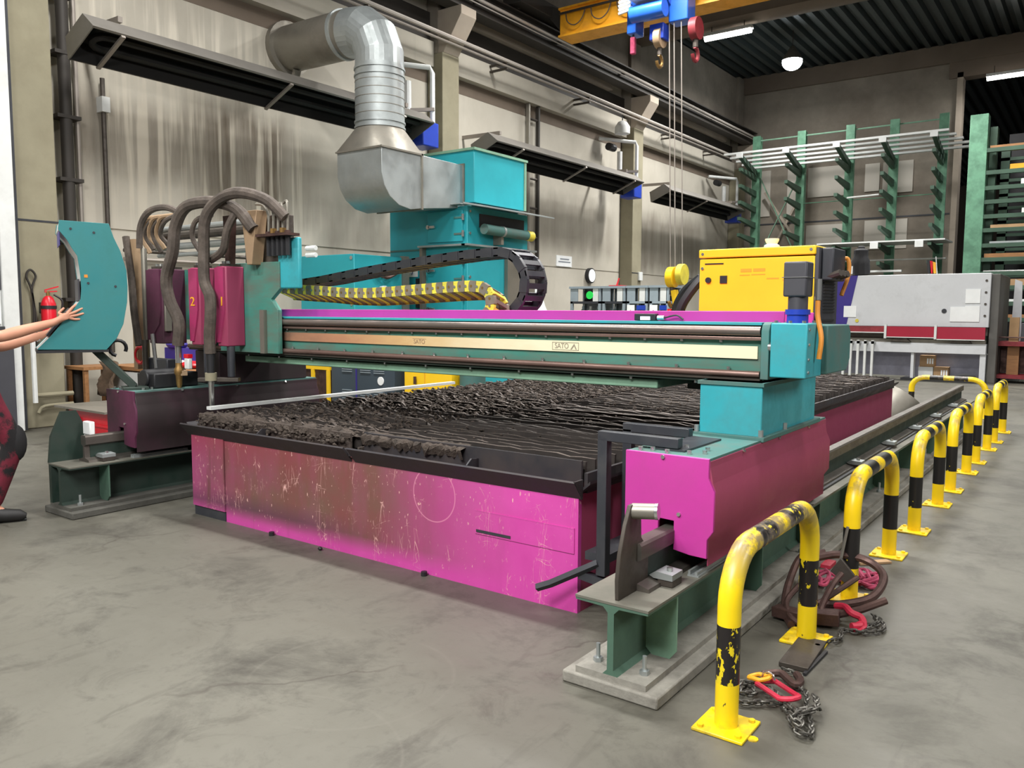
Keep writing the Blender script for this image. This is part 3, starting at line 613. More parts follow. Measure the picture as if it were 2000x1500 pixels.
# sloped lip in two lengths, flaring outwards
def lip(x0, x1, par):
    pr = [(3.362, .578), (3.285, .672), (3.292, .68), (3.37, .588)]
    return P('lip', MB().prism(pr, 'x', x0, x1), M_lip, par)
l1 = lip(-5.40, -3.665, tb); l2 = lip(-3.635, -2.03, tb)
P('lip_gusset', MB().prism([(3.36, .585), (3.285, .68), (3.36, .68)], 'x', -2.035, -2.025), M_lip, l2)
for x in (-4.52, -2.72): P('lip_gusset', MB().prism([(3.36, .6), (3.3, .68), (3.34, .71), (3.42, .7)], 'x', x, x+.01), M_lip, l1 if x < -3.6 else l2)
P('lip_bracket', MB().box(-3.72, -3.6, 3.33, 3.37, .62, .66), M_lip, tb)
for x0, x1 in ((-2.055, -1.985), (-5.43, -5.36)):
    P('side_lip', MB().prism([(x0, .6), (x1, .66), (x1, .675), (x0, .615)] if x0 > -3 else [(x1, .6), (x0, .66), (x0, .675), (x1, .615)], 'y', 3.36, 10.6), M_lip, tb)
    P('side_rail', MB().box(max(x0, -5.375), max(x0, -5.375)+.02, 3.42, 10.6, .6, .7), M_lip, tb)
P('edge_bar', MB().box(-5.385, -5.33, 3.5, 6.3, .757, .781), M_white, tb, label='bright bar along the left edge')
# slats: thin upright plates across each half, tops burnt ragged
def slat_mesh(name, L, n, ragged, seed):
    r = random.Random(seed); vs = []; fs = []; hh = [0]*(n+1)
    for i in range(n+1):
        hh[i] = .105 - (r.random()**2)*ragged
    for i in range(n+1):
        x = L*i/n; w = .0045+r.random()*ragged*.2+(.0035 if ragged < .02 else 0)
        vs += [(x, -w, 0), (x, -w, hh[i]), (x, w, hh[i]), (x, w, 0)]
    for i in range(n):
        a, b = i*4, i*4+4
        for q in range(4): fs.append((a+q, a+(q+1) % 4, b+(q+1) % 4, b+q))
    fs += [(3, 2, 1, 0), (4*n, 4*n+1, 4*n+2, 4*n+3)]
    m = MB(); m.add(vs, fs); m.k = [1 if (j < 4*n and j % 4 == 1) else 0 for j in range(len(fs))]; return m.mesh(name, [M_slatd, M_slat], smooth=False)
left_m = [slat_mesh('slat', 1.63, 34, .045, i) for i in range(5)]; right_m = [slat_mesh('slat', 1.56, 20, .012, 20+i) for i in range(5)]
for b in range(3): P('support_bar', MB().box(-5.33, -2.08, 4.2+b*2.6, 4.22+b*2.6, .5, .645), M_slat, tb)
for x in (-5.31, -4.5, -3.68, -3.6, -2.85, -2.1): P('support_bar', MB().box(x, x+.015, 3.42, 10.55, .46, .66), M_slat, tb)
y = 3.47; i = 0
while y < 10.5:
    for ms, x0 in ((left_m, -5.32), (right_m, -3.63)):
        o = P('slat', ms[i % 5], None, tb); o.location = (x0+random.uniform(-.01, .01)+5.36, y-3.36+random.uniform(-.012, .012), .645+random.uniform(-.006, .006))
        o.rotation_euler = (random.uniform(-.12, .12), 0, random.uniform(-.008, .008))
    y += .098; i += 1
P('slat_end_plate', MB().box(-5.33, -3.72, 3.40, 3.415, .6, .745), M_slat, tb); P('slat_end_plate', MB().box(-3.6, -2.06, 3.40, 3.415, .6, .762), M_lip, tb)
# slag: lumps frozen on the slats of the left half, thinner on the right
def lumps(spec, seed):
    r = random.Random(seed); m = MB()
    base = [(1, 0, 0), (-1, 0, 0), (0, 1, 0), (0, -1, 0), (0, 0, 1), (0, 0, -1)]
    F = [(0, 2, 4), (2, 1, 4), (1, 3, 4), (3, 0, 4), (2, 0, 5), (1, 2, 5), (3, 1, 5), (0, 3, 5)]
    for n, x0, x1, y0, y1, z0, z1, s0, s1 in spec:
        for _ in range(n):
            x, y, z = r.uniform(x0, x1), r.uniform(y0, y1), r.uniform(z0, z1); s = r.uniform(s0, s1)
            y = 3.47+round((y-3.47)/.098)*.098+r.gauss(0, .022)
            a = r.uniform(0, PI); ca, sa = math.cos(a), math.sin(a); sx, sy, sz = s*r.uniform(.7, 2.4), s*r.uniform(.6, 1.1), s*r.uniform(.5, 1.1)
            m.add([(x+(bx*ca*sx-by*sa*sy*.6)*r.uniform(.8, 1.2), y+(bx*sa*sx*.3+by*ca*sy)*r.uniform(.8, 1.2), z+bz*sz) for bx, by, bz in base], F)
    return m
g = P('slag_crust', lumps([(9500, -5.28, -3.7, 3.42, 8.5, .70, .748, .006, .019), (2200, -5.28, -3.7, 8.5, 10.5, .70, .75, .01, .026), (600, -3.62, -2.75, 3.45, 5.6, .715, .748, .005, .012),
                          (1700, -3.62, -2.1, 5.6, 10.4, .715, .752, .007, .02), (300, -5.3, -3.72, 3.39, 3.45, .66, .748, .006, .016)], 5), M_slag, tb, smooth=False); g['kind'] = 'stuff'
crust = MB(); r_ = random.Random(3); nx, ny = 60, 8      # ragged crust hanging over the front slat of the left half
def sheet(x0, x1, y0, y1, zt, zb, amp, nx):
    top = []; vs = []; fs = []
    for i in range(nx+1):
        x = x0+(x1-x0)*i/nx; zz = zt+r_.gauss(0, amp); d = r_.gauss(0, .012)
        vs += [(x, y0+.02+d, zb+r_.gauss(0, .008)), (x, y0+d, (zt+zb)/2+r_.gauss(0, .01)), (x, y0+.012+d, zz-.015), (x, y1, zz)]
    for i in range(nx):
        for q in range(3): fs.append((i*4+q, i*4+q+1, i*4+q+5, i*4+q+4))
    crust.add(vs, fs)
sheet(-5.33, -3.72, 3.385, 3.47, .75, .68, .012, 70); sheet(-3.61, -2.8, 3.372, 3.45, .764, .69, .003, 40)
for k in range(40): crust.sph((-5.27+k*.038+r_.gauss(0, .01), 3.375+r_.gauss(0, .008), .685+r_.gauss(0, .014)), (r_.uniform(.012, .03), .012, r_.uniform(.008, .018)), 6, 5)
g = P('front_slag', crust, M_slag, tb, smooth=False); g['kind'] = 'stuff'
ONE('slag_drop', MB().sph((-3.9, 3.3, .012), (.016, .014, .012), 8, 6), M_black, 'black slag crumb on the floor left of the middle of the table front', 'slag')
t = ONE('scrap_disc', MB().cyl((-2.35, 11.55, .02), (-2.15, 11.75, .36), .34, 24), M_zincd, 'grey round steel blank leaning at the far end of the cutting table', 'disc')

# ================================================================ gantry
G = T('cutting_gantry', 'turquoise gantry beam on two magenta carriages spanning the cutting table', 'gantry', (-3.8, 4.1, .44))
bm_ = P('beam', MB().box(-6.32, -1.36, 3.985, 4.42, 1.158, 1.44), M_tealg, G, .006)
P('beam_top_edge', MB().box(-6.2, -1.37, 3.95, 4.12, 1.437, 1.45), M_teal, G)
P('chain_trough', MB().box(-5.3, -1.31, 4.10, 4.12, 1.44, 1.506).box(-5.3, -1.31, 4.10, 4.62, 1.44, 1.448).box(-5.3, -1.31, 4.6, 4.62, 1.44, 1.5), M_mag, G, .003, label='magenta cable trough on top of the beam')
P('guide_rail', MB().cyl((-6.3, 3.948, 1.408), (-1.37, 3.948, 1.408), .0235, 14), M_rail, G, label='bright round rail')
P('rail_bed', MB().box(-6.3, -1.37, 3.95, 3.99, 1.36, 1.379), M_pinkb, G, .004)
P('rack_strip', MB().box(-5.6, -1.395, 3.972, 3.986, 1.268, 1.331), M_strip, G, label='cream metal strip, browned towards the left')
P('guide_rail', MB().cyl((-6.3, 3.945, 1.193), (-1.37, 3.945, 1.193), .017, 12), M_pinkb, G, label='brown lower round rail')
P('lower_ledge', MB().box(-6.3, -1.37, 3.945, 3.99, 1.162, 1.178), M_steel, G)
P('under_flange', MB().box(-6.2, -1.4, 3.96, 4.46, 1.146, 1.16), M_greend, G)
P('under_channel', MB().box(-5.6, -1.95, 4.0, 4.5, 1.085, 1.135), M_greenl, G, .006)
s_bolt = MB().cyl((0, 0, 0), (0, 0, .016), .009, 6).mesh('rail_bolt', M_bright)
for i in range(17):
    o = P('rail_bolt', s_bolt, None, G); o.location = (-6.1+i*.285+3.8, 3.966-4.1, 1.21-.44)
for i in range(22):
    o = P('rail_bolt', s_bolt, None, G); o.location = (-6.1+i*.215+3.8, 3.972-4.1, 1.348-.44)
for i in range(12):
    o = P('rail_bolt', s_bolt, None, G); o.location = (-5.9+i*.38+3.8, 3.98-4.1, 1.132-.44)
# stamped maker's mark on the strip
mk = P('mark_frame', MB().box(-2.615, -2.435, 3.9695, 3.972, 1.32, 1.322).box(-2.615, -2.435, 3.9695, 3.972, 1.277, 1.279).box(-2.437, -2.435, 3.9695, 3.972, 1.277, 1.322).box(-2.615, -2.613, 3.9695, 3.972, 1.277, 1.322), M_stamp, G)
lettering('lettering', 'SATO', .044, M_stamp, mk, (-2.55, 3.971, 1.2995), R_FRONT, .001, .86)
P('emblem', MB().prism([(-2.49, 1.283), (-2.465, 1.315), (-2.448, 1.283), (-2.455, 1.283), (-2.466, 1.303), (-2.481, 1.283)], 'y', 3.9695, 3.972), M_stamp, mk)
mk = P('mark_frame', MB().box(-3.73, -3.61, 3.9705, 3.972, 1.314, 1.316), M_beige, G); lettering('lettering', 'SATO', .04, M_beige, mk, (-3.67, 3.971, 1.295), R_FRONT, .001)
P('end_plate', MB().prism([(3.93, 1.17), (4.46, 1.17), (4.46, 1.452), (3.975, 1.452), (3.945, 1.44), (3.93, 1.41)], 'x', -1.365, -1.325), M_teald, G, .003)
gb = P('gearbox_housing', MB().box(-1.285, -1.115, 3.83, 4.08, 1.192, 1.45), M_teal, G, .006)
for z in (1.22, 1.28, 1.35, 1.42):
    P('screw', MB().cyl((-1.115, 3.86, z), (-1.11, 3.86, z), .008, 6), M_bright, gb)
for x, y in ((-1.27, 3.86), (-1.14, 3.86), (-1.14, 4.02), (-1.2, 3.85)): P('screw', MB().cyl((x, y, 1.45), (x, y, 1.462), .009, 6), M_bright, gb)
P('drive_shaft', MB().cyl((-1.33, 3.95, 1.33), (-1.28, 3.95, 1.33), .025, 12), M_bright, G)
P('drive_cover', MB().prism([(4.08, 1.2), (4.46, 1.2), (4.52, 1.26), (4.52, 1.4), (4.48, 1.44), (4.08, 1.44)], 'x', -1.32, -1.09), M_teald, G, .006)
mo = P('drive_motor', MB().box(-1.257, -1.147, 3.90, 4.01, 1.575, 1.74).cyl((-1.2, 3.955, 1.5), (-1.2, 3.955, 1.58), .046, 16), M_motor, G, .008, label='dark grey servo motor')
P('motor_flange', MB().cyl((-1.2, 3.955, 1.49), (-1.2, 3.955, 1.515), .058, 18).cyl((-1.2, 3.955, 1.45), (-1.2, 3.955, 1.495), .05, 18), M_blue, mo, label='blue gear flange')
P('motor_band', MB().box(-1.262, -1.142, 3.895, 4.015, 1.664, 1.668), M_bright, mo)
P('plug', MB().cyl((-1.12, 4.0, 1.56), (-1.12, 4.0, 1.66), .016, 10), M_bright, mo)
P('motor_cable', MB().tube(spline([(-1.12, 4.0, 1.56), (-1.115, 3.99, 1.48), (-1.09, 3.97, 1.38), (-1.095, 3.96, 1.28)], 5), .012, 8), M_orange, mo, label='orange cable')
sw = P('limit_switch', MB().box(-2.13, -2.0, 4.06, 4.1, 1.452, 1.49), M_black, G, .004); P('switch_plate', MB().box(-2.09, -2.03, 4.055, 4.06, 1.455, 1.475), M_paper, sw)
P('switch_roller', MB().cyl((-1.99, 4.07, 1.468), (-1.95, 4.07, 1.468), .013, 10), M_bright, sw); P('switch_lead', MB().tube(spline([(-1.95, 4.07, 1.468), (-1.88, 4.07, 1.482), (-1.84, 4.07, 1.46)], 4), .005, 6), M_black, sw)
# right side: column, carriage, safety frame
P('column', MB().box(-1.645, -1.325, 3.86, 4.75, .885, 1.158), M_teal, G, .006, label='turquoise column, dusty near the top')
P('column_cap', MB().box(-1.655, -1.315, 3.85, 4.76, 1.14, 1.158), M_teald, G)
P('column_foot', MB().box(-1.665, -1.305, 3.84, 4.8, .872, .897), M_teald, G, .004)
for x, y in ((-1.655, 3.855), (-1.325, 3.855), (-1.32, 4.2)): P('column_bolt', MB().cyl((x, y, .895), (x, y, .93), .013, 8), M_zinc, G)
def carriage(xo, mir, paint, front_paint, lab):
    f = lambda pts: [(xo+(-x if mir else x), z) for x, z in pts]
    body = f([(-.2, .48), (-.2, .87), (.185, .87), (.21, .745), (.21, .58), (.185, .538), (.185, .46), (.06, .46), (.06, .6), (-.06, .6), (-.06, .48)])
    c = P('carriage', MB().prism(body, 'y', 3.215, 4.95), paint, G, .004, label=lab)
    fr = f([(-.203, .45), (-.203, .884), (.189, .884), (.189, .82), (.189, .80), (.216, .747), (.216, .577), (.189, .537), (.189, .455), (.11, .458), (.036, .47), (.036, .597), (-.038, .6), (-.038, .455)])
    P('carriage_front', MB().prism(fr, 'y', 3.2, 3.216), front_paint, c, .002)
    P('carriage_top', MB().box(xo-.2, xo+.187, 3.216, 4.95, .868, .883), M_teald, c)
    sk = [(.185, .872), (.19, .872), (.19, .81), (.217, .747), (.217, .577), (.19, .537), (.19, .42), (.185, .42), (.185, .538), (.211, .58), (.211, .745), (.185, .81)]
    P('side_cover', MB().prism(f(sk), 'y', 3.216, 4.96), paint, c, .002)
    for x, y in ((-.1, 3.26), (-.02, 3.24), (.07, 3.27), (.1, 3.4), (.0, 3.4), (.12, 3.32), (-.15, 3.24)):
        P('bolt', MB().cyl((xo+x, y, .883), (xo+x, y, .9), .011, 8), M_bright, c)
    for x, z in ((.06, .63), (-.02, .872)): P('bolt', MB().cyl((xo+x, 3.192, z), (xo+x, 3.2, z), .009, 8), M_bright, c)
    for y in (3.6, 4.1, 4.6): P('bolt', MB().cyl((xo+(-.19 if mir else .19), y, .866), (xo+(-.196 if mir else .196), y, .87), .01, 8), M_bright, c)
    return c
carriage(-1.505, False, M_magh, M_mag, 'bright magenta right-hand carriage')
carriage(-6.055, False, M_soot, M_magd, 'sooty magenta left-hand carriage')
P('column', MB().box(-6.22, -5.88, 3.95, 4.85, .885, 1.158), M_soot, G, .006, label='soot-blackened left column'); P('left_drive', MB().box(-6.2, -5.95, 3.42, 3.8, .885, 1.0).cyl((-6.08, 3.4, .96), (-6.08, 3.75, .96), .07, 12), M_black, G, .01)
sf = P('scraper_frame', MB().bar((-1.885, 3.32, .24), (-1.885, 3.32, .92), .05, .05), M_dark, G, .003, label='black square-tube frame')
P('frame_tube', MB().box(-1.91, -1.5, 3.295, 3.345, .895, .94), M_dark, sf, .003); P('frame_tube', MB().box(-1.985, -1.62, 3.68, 3.73, .885, .93), M_dark, sf, .003)
P('frame_tube', MB().box(-1.985, -1.935, 3.68, 3.73, .2, .9), M_dark, sf, .003); P('frame_tube', MB().box(-1.985, -1.86, 3.32, 3.72, .3, .34), M_dark, sf)
P('frame_foot', MB().bar((-2.0, 3.3, .23), (-1.84, 3.32, .2), .04, .04), M_dark, sf)
P('deflector_bar', MB().tube([(-2.2, 3.22, .14), (-2.13, 3.24, .17), (-1.9, 3.3, .30)], .02, 4), M_dark, sf)
P('frame_foot_plate', MB().box(-1.62, -1.47, 3.3, 3.72, .884, .892), M_dark, sf)

# ---- plasma power source riding at the right end
ps = T('plasma_source', 'yellow plasma power source cabinet standing behind the right end of the gantry', 'machine', (-1.65, 4.6, 1.17))
P('cabinet', MB().box(-2.0, -1.325, 4.64, 5.05, 1.20, 1.815), M_yel, ps, .006)
P('lid', MB().box(-2.005, -1.32, 4.635, 5.055, 1.822, 1.872), M_yel, ps, .006)
P('side_grille', MB().box(-1.325, -1.305, 4.65, 5.05, 1.2, 1.86), M_motor, ps)
for i in range(13): P('louvre', MB().box(-1.31, -1.298, 4.75, 4.98, 1.5+i*.018, 1.509+i*.018), M_black, ps)
for i in range(8): P('louvre', MB().box(-1.31, -1.298, 4.75, 4.98, 1.24+i*.03, 1.252+i*.03), M_black, ps)
P('selector_knob', MB().cyl((-1.94, 4.64, 1.69), (-1.94, 4.625, 1.69), .017, 14), M_black, ps); P('display', MB().box(-1.868, -1.825, 4.632, 4.64, 1.67, 1.715), M_black, ps)
P('handle_slot', MB().box(-1.965, -1.85, 4.635, 4.64, 1.783, 1.79), M_black, ps)
for a, b, z, h_ in ((-1.745, -1.68, 1.733, .02), (-1.67, -1.6, 1.735, .018), (-1.75, -1.69, 1.713, .006), (-1.68, -1.6, 1.715, .006), (-1.59, -1.52, 1.69, .008), (-1.5, -1.47, 1.68, .008)): P('worn_print', MB().box(a, b, 4.6385, 4.64, z, z+h_), M_yel2, ps)
for x, z in ((-1.98, 1.845), (-1.98, 1.76), (-1.345, 1.85), (-1.98, 1.25)): P('screw', MB().cyl((x, 4.632, z), (x, 4.64, z), .009, 8), M_bright, ps)
P('connector_block', MB().box(-1.305, -1.24, 4.7, 4.95, 1.68, 1.86), M_dark, ps, .008); P('coupling', MB().lathe((-1.62, 4.8, 1.872), [(.045, 0), (.045, .02), (.03, .03), (.04, .05), (.04, .06)], 14), M_white, ps)
for i in range(3): P('plug', MB().cyl((-1.27, 4.72+i*.08, 1.7), (-1.2, 4.7+i*.08, 1.72), .02, 8), M_steel, ps)
P('hose', MB().tube(spline([(-1.27, 4.95, 1.8), (-1.232, 4.97, 1.81), (-1.225, 4.97, 1.72), (-1.25, 4.93, 1.6)], 5), .012, 8), M_orange, ps)
P('cable', MB().tube(spline([(-2.0, 4.75, 1.73), (-2.06, 4.72, 1.66), (-2.13, 4.7, 1.55), (-2.16, 4.7, 1.45)], 5), .028, 8), M_black, ps)
P('mounting_shelf', MB().box(-2.05, -1.3, 4.46, 5.1, 1.165, 1.2), M_greend, ps); P('shelf_bracket', MB().box(-1.98, -1.7, 4.46, 4.9, 1.05, 1.165), M_greend, ps)

# ---- energy chains lying on the beam
def energy_chain(name, label, path, y0, y1, h, ms, pitch, dot, tw=0.):
    """links along a path in XZ; each link two side plates and a cross bar"""
    t = T(name, label, 'cable chain', (path[0][0], y0, path[0][1]))
    pts = [Vector((a, 0, b)) for a, b in path]; L = [0]
    for i in range(1, len(pts)): L.append(L[-1]+(pts[i]-pts[i-1]).length)
    def at(s):
        for i in range(1, len(L)):
            if s <= L[i] or i == len(L)-1:
                k = (s-L[i-1])/(L[i]-L[i-1]); return pts[i-1].lerp(pts[i], k)
    n = int(L[-1]/pitch)
    for i in range(n):
        a, b = at(i*pitch), at((i+1)*pitch*1.0); d = (b-a).normalized(); u = Vector((-d.z, 0, d.x)); m = MB()
        ex = d*(pitch*.12)
        for yy in (y0, y1-.02):
            tz = -tw if yy > y0 else 0
            ln = pitch*1.1; sh = [a+d*ln-u*(h/2), a+d*ln+u*(h/2)]+[a+d*(pitch*.12-math.sin(q)*pitch*.28)+u*(math.cos(q)*h/2) for q in (0, .45, .9, PI/2, 2.2, 2.7, PI)]
            off = .004 if i % 2 else 0
            v = [(q.x, yy-off, q.z+tz) for q in sh]+[(q.x, yy+.02+off, q.z+tz) for q in sh]; k = len(sh)
            m.add(v, [list(range(k))[::-1], list(range(k, 2*k))]+[(j, (j+1) % k, k+(j+1) % k, k+j) for j in range(k)])
        for sg in (1, -1):
            c = (a+b)/2+u*(sg*(h/2-.006)); m.bar((c.x, y0, c.z), (c.x, y1, c.z-tw), pitch*.5, .01, up=tuple(u))
        o = P('link', m, ms[i % len(ms)], t)
        if dot:
            q = a+d*pitch*.3; P('link_pin', MB().cyl((q.x, y0-.006, q.z), (q.x, y0+.001, q.z), h*.13, 8), M_brass if i % 2 else M_bright, o)
    return t
yp = [(-5.36, 1.672), (-5.1, 1.66), (-4.85, 1.648), (-4.6, 1.63), (-4.35, 1.626), (-4.1, 1.634), (-3.85, 1.646), (-3.6, 1.658), (-3.4, 1.664)]
yp += [(-3.33+.11*math.sin(q), 1.556+.105*math.cos(q)) for q in (.3, .7, 1.2, 1.6, 2.1, 2.6, PI)]
yp += [(-3.6, 1.47), (-4.2, 1.47), (-5.2, 1.47)]
energy_chain('energy_chain', 'yellow and brown link cable chain looping over the gantry beam', yp, 4.16, 4.32, .072, (M_ychain, M_hosel), .048, True, .055)
bp = [(-5.62, 1.70), (-5.1, 1.742), (-4.6, 1.80), (-4.0, 1.858), (-3.6, 1.888), (-3.45, 1.893)]
bp += [(-3.31+.205*math.sin(q), 1.685+.212*math.cos(q)) for q in (.0, .3, .6, .9, 1.2, 1.5, 1.8, 2.1, 2.4, 2.7, PI)]
bp += [(-3.7, 1.473), (-4.5, 1.473), (-5.2, 1.473)]
energy_chain('energy_chain', 'large charcoal cable chain arching above the yellow chain', bp, 4.37, 4.6, .062, (M_dark,), .075, False)

# ================================================================ torch carriages
def torch_unit(label, xh, yh, paint, digit, w=.13):
    t = T('torch_carriage', label, 'torch carriage', (xh, 3.9, 1.17))
    hs = []
    P('housing', MB().prism([(xh-w/2, yh), (xh+w/2, yh+.03), (xh+w/2, 3.88), (xh-w/2, 3.88)], 'z', 1.22, 1.83), paint, t, .008)
    P('front_cover', MB().prism([(1.83, xh-w/2), (1.83, xh+w/2-.02), (1.5, xh+w/2-.025), (1.36, xh+w/2-.05), (1.24, xh-w/2+.02), (1.24, xh-w/2)], 'y', yh-.012, yh+.02) if 0 else MB().add([(xa, ya, za) for yb in (-.014, .01) for xa, za in ((xh-w/2, 1.82), (xh+w/2-.012, 1.82), (xh+w/2-.012, 1.5), (xh+w/2-.03, 1.38), (xh-w/2+.03, 1.25), (xh-w/2, 1.25)) for ya in (yh+yb+.03*(xa-xh+w/2)/w,)], [(0, 1, 2, 3, 4, 5), (11, 10, 9, 8, 7, 6), (0, 1, 7, 6), (1, 2, 8, 7), (2, 3, 9, 8), (3, 4, 10, 9), (4, 5, 11, 10), (5, 0, 6, 11)]), M_magc if digit else paint, t, label='brighter front cover')
    P('housing_top', MB().box(xh-w/2+.01, xh+w/2-.01, yh+.03, 3.86, 1.83, 1.85), M_steel, t)
    for x in (-.03, .03): P('cap_screw', MB().cyl((xh+x, yh+.06, 1.85), (xh+x, yh+.06, 1.87), .014, 8), M_bright, t)
    if digit: lettering('numeral', digit, .1, M_text_y, t, (xh+(.014 if digit == '1' else -.01), yh-.002+(.008 if digit == '1' else 0), 1.56), Euler((PI/2, 0, .22)), .004)
    return t
t1 = torch_unit('right-hand torch carriage numbered 1 with black torch', -5.462, 3.69, M_magh, '1', .085)
t2 = torch_unit('torch carriage numbered 2 with brass torch, left of number 1', -5.842, 3.71, M_magh, '2', .085)
t3 = torch_unit('leftmost torch carriage, dark and partly hidden behind the console', -6.30, 3.64, M_magd, None, .16)
P('back_plate', MB().prism([(-5.75, 1.17), (-5.02, 1.17), (-5.02, 1.5), (-5.1, 1.58), (-4.99, 1.66), (-4.99, 1.86), (-5.75, 1.86)], 'y', 3.88, 3.92), M_tealg, t1, .003, label='teal back plate')
P('upright_bracket', MB().box(-5.02, -4.78, 3.89, 3.925, 1.66, 2.03), M_teal, t1, .01)
P('side_strip', MB().box(-5.2, -5.15, 3.85, 3.88, 1.17, 1.5), M_zincd, t1)
P('lift_shaft', MB().cyl((-5.44, 3.76, .985), (-5.44, 3.76, 1.22), .03, 14), M_dark, t1)
P('torch_holder', MB().bar((-5.37, 3.78, .965), (-5.60, 3.58, .965), .07, .03), M_steel, t1, .003)
to = P('torch', MB().cyl((-5.5, 3.62, .985), (-5.5, 3.62, 1.18), .028, 14, .034), M_black, t1)
P('torch_collar', MB().cyl((-5.5, 3.62, .96), (-5.5, 3.62, 1.02), .044, 16), M_pcol, to); P('torch_nozzle', MB().lathe((-5.5, 3.62, .74), [(.01, 0), (.02, .03), (.021, .19), (.024, .2), (.024, .23)], 14), M_bright, to)
P('torch_hose', MB().tube(spline([(-5.5, 3.62, 1.17), (-5.49, 3.61, 1.3), (-5.455, 3.6, 1.45), (-5.455, 3.6, 1.6), (-5.52, 3.6, 1.72), (-5.545, 3.62, 1.95), (-5.52, 3.62, 2.17), (-5.4, 3.64, 2.3), (-5.2, 3.68, 2.355), (-4.98, 3.76, 2.3), (-4.86, 3.84, 2.17)], 6), .042, 10), M_hose, t1, label='thick taped hose arching over')
to = P('torch', MB().lathe((-5.9, 3.6, .86), [(.008, 0), (.022, .05), (.026, .12), (.036, .14), (.036, .17), (.024, .19), (.024, .22)], 14), M_brass, t2)
P('torch_stem', MB().cyl((-5.9, 3.6, 1.08), (-5.9, 3.6, 1.24), .024, 12), M_bright, to)
P('torch_holder', MB().bar((-5.86, 3.62, 1.0), (-6.12, 3.7, 1.0), .05, .04), M_beige, t2)
P('torch_hose', MB().tube(spline([(-5.9, 3.6, 1.22), (-5.88, 3.6, 1.4), (-5.97, 3.58, 1.58), (-6.0, 3.58, 1.75), (-5.9, 3.58, 1.95), (-5.88, 3.6, 2.15), (-5.75, 3.62, 2.29), (-5.5, 3.68, 2.31), (-5.3, 3.74, 2.25), (-5.18, 3.8, 2.1)], 6), .045, 10), M_hose, t2, label='thick taped hose')
P('lift_shaft', MB().cyl((-5.78, 3.78, 1.0), (-5.78, 3.78, 1.22), .03, 14), M_dark, t2)
P('igniter', MB().box(-5.86, -5.8, 3.62, 3.66, 1.03, 1.12), M_white, t2, .01); P('igniter_cap', MB().box(-5.86, -5.8, 3.62, 3.66, 1.12, 1.15), M_red, t2)
P('back_plate', MB().box(-6.22, -5.76, 3.875, 3.91, 1.25, 1.83), M_tealg, t2)
P('gas_pipe', MB().tube(spline([(-5.66, 3.7, 1.9), (-5.75, 3.66, 2.05), (-5.7, 3.66, 2.18), (-5.55, 3.7, 2.22)], 5), .02, 8), M_hose, t2)
P('lead_screw', MB().cyl((-6.46, 3.66, 1.1), (-6.46, 3.66, 2.0), .024, 10), M_zincd, t3); P('guide_bar', MB().box(-6.6, -6.54, 3.62, 3.68, 1.0, 2.08), M_beige, t3)
P('solenoid', MB().box(-6.28, -6.2, 3.68, 3.74, 1.32, 1.6), M_zincd, t3, .006)
P('slide_rod', MB().cyl((-6.26, 3.62, 1.02), (-6.3, 3.62, 1.3), .016, 8), M_bright, t3); P('clamp_arm', MB().box(-6.45, -6.1, 3.62, 3.7, .98, 1.1), M_dark, t3, .01)
P('torch', MB().cyl((-6.38, 3.6, .9), (-6.38, 3.6, 1.25), .025, 10), M_steel, t3); P('handle', MB().tube(arc((-6.5, 3.62, 1.12), .07, .3, 2*PI-.8, 10, 'y'), .014, 6), M_red, t3)
P('torch_hose', MB().tube(spline([(-6.47, 3.63, 2.0), (-6.44, 3.63, 2.18), (-6.3, 3.63, 2.29), (-6.1, 3.66, 2.31), (-5.95, 3.7, 2.25)], 5), .026, 8), M_hose, t3)
P('front_cable', MB().tube(spline([(-6.62, 3.6, 2.1), (-6.56, 3.6, 1.8), (-6.5, 3.58, 1.5), (-6.44, 3.58, 1.2)], 4), .03, 8), M_hose, t3)
# gas block and pipe bundle above the cutting heads
gbk = T('gas_manifold', 'cluster of gas valves, pipes and grey rods above the cutting heads', 'pipework', (-5.6, 4.0, 1.85))
for z, y, r, m in ((2.21, 4.1, .026, M_zinc), (2.14, 4.06, .036, M_steel), (2.05, 4.06, .03, M_zinc), (1.98, 4.08, .018, M_zinc)):
    P('manifold_pipe', MB().cyl((-6.95, y, z), (-5.35, y, z), r, 10), m, gbk)
P('valve_block', MB().box(-5.5, -5.02, 3.95, 4.05, 1.86, 2.22), M_hose, gbk, .01); P('tapered_bracket', MB().prism([(-5.33, 2.24), (-5.14, 2.24), (-5.21, 1.84), (-5.27, 1.84)], 'y', 3.8, 3.9), M_beige, gbk, .004)
P('valve_bracket', MB().prism([(-5.56, 2.22), (-5.47, 2.22), (-5.5, 1.84), (-5.54, 1.84)], 'y', 3.8, 3.86), M_rust, gbk)
for i in range(5):
    x = -5.08+i*.055
    P('valve', MB().cyl((x, 3.86, 1.9), (x, 3.86, 2.04), .02, 8), M_black, gbk); P('valve_cap', MB().cyl((x, 3.86, 2.04), (x, 3.86, 2.08+.02*(i % 2)), .024, 8), M_brass if i % 2 else M_rust, gbk)
    P('gas_pipe', MB().tube(spline([(x, 3.86, 2.08), (x, 3.86, 2.2+.02*i), (x-.08, 3.88, 2.28), (x-.2, 3.9, 2.3)], 4), .01, 6), M_zincd, gbk)
P('valve_tray', MB().box(-5.16, -4.8, 3.8, 3.92, 2.04, 2.06), M_rust, gbk)
for i in range(6):
    x = -6.95+i*.06; P('hose_coupling', MB().tube(spline([(x, 4.0, 2.0+.03*(i % 3)), (x-.04, 3.95, 2.15), (x+.08, 3.92, 2.28-.03*(i % 2)), (x+.22, 3.95, 2.3)], 4), .02, 7), M_hose if i % 2 else M_beige, gbk)
P('drop_hose', MB().tube(spline([(-5.3, 3.75, 2.25), (-5.36, 3.7, 2.1), (-5.42, 3.7, 1.95), (-5.58, 3.7, 1.88)], 4), .03, 8), M_hose, gbk)
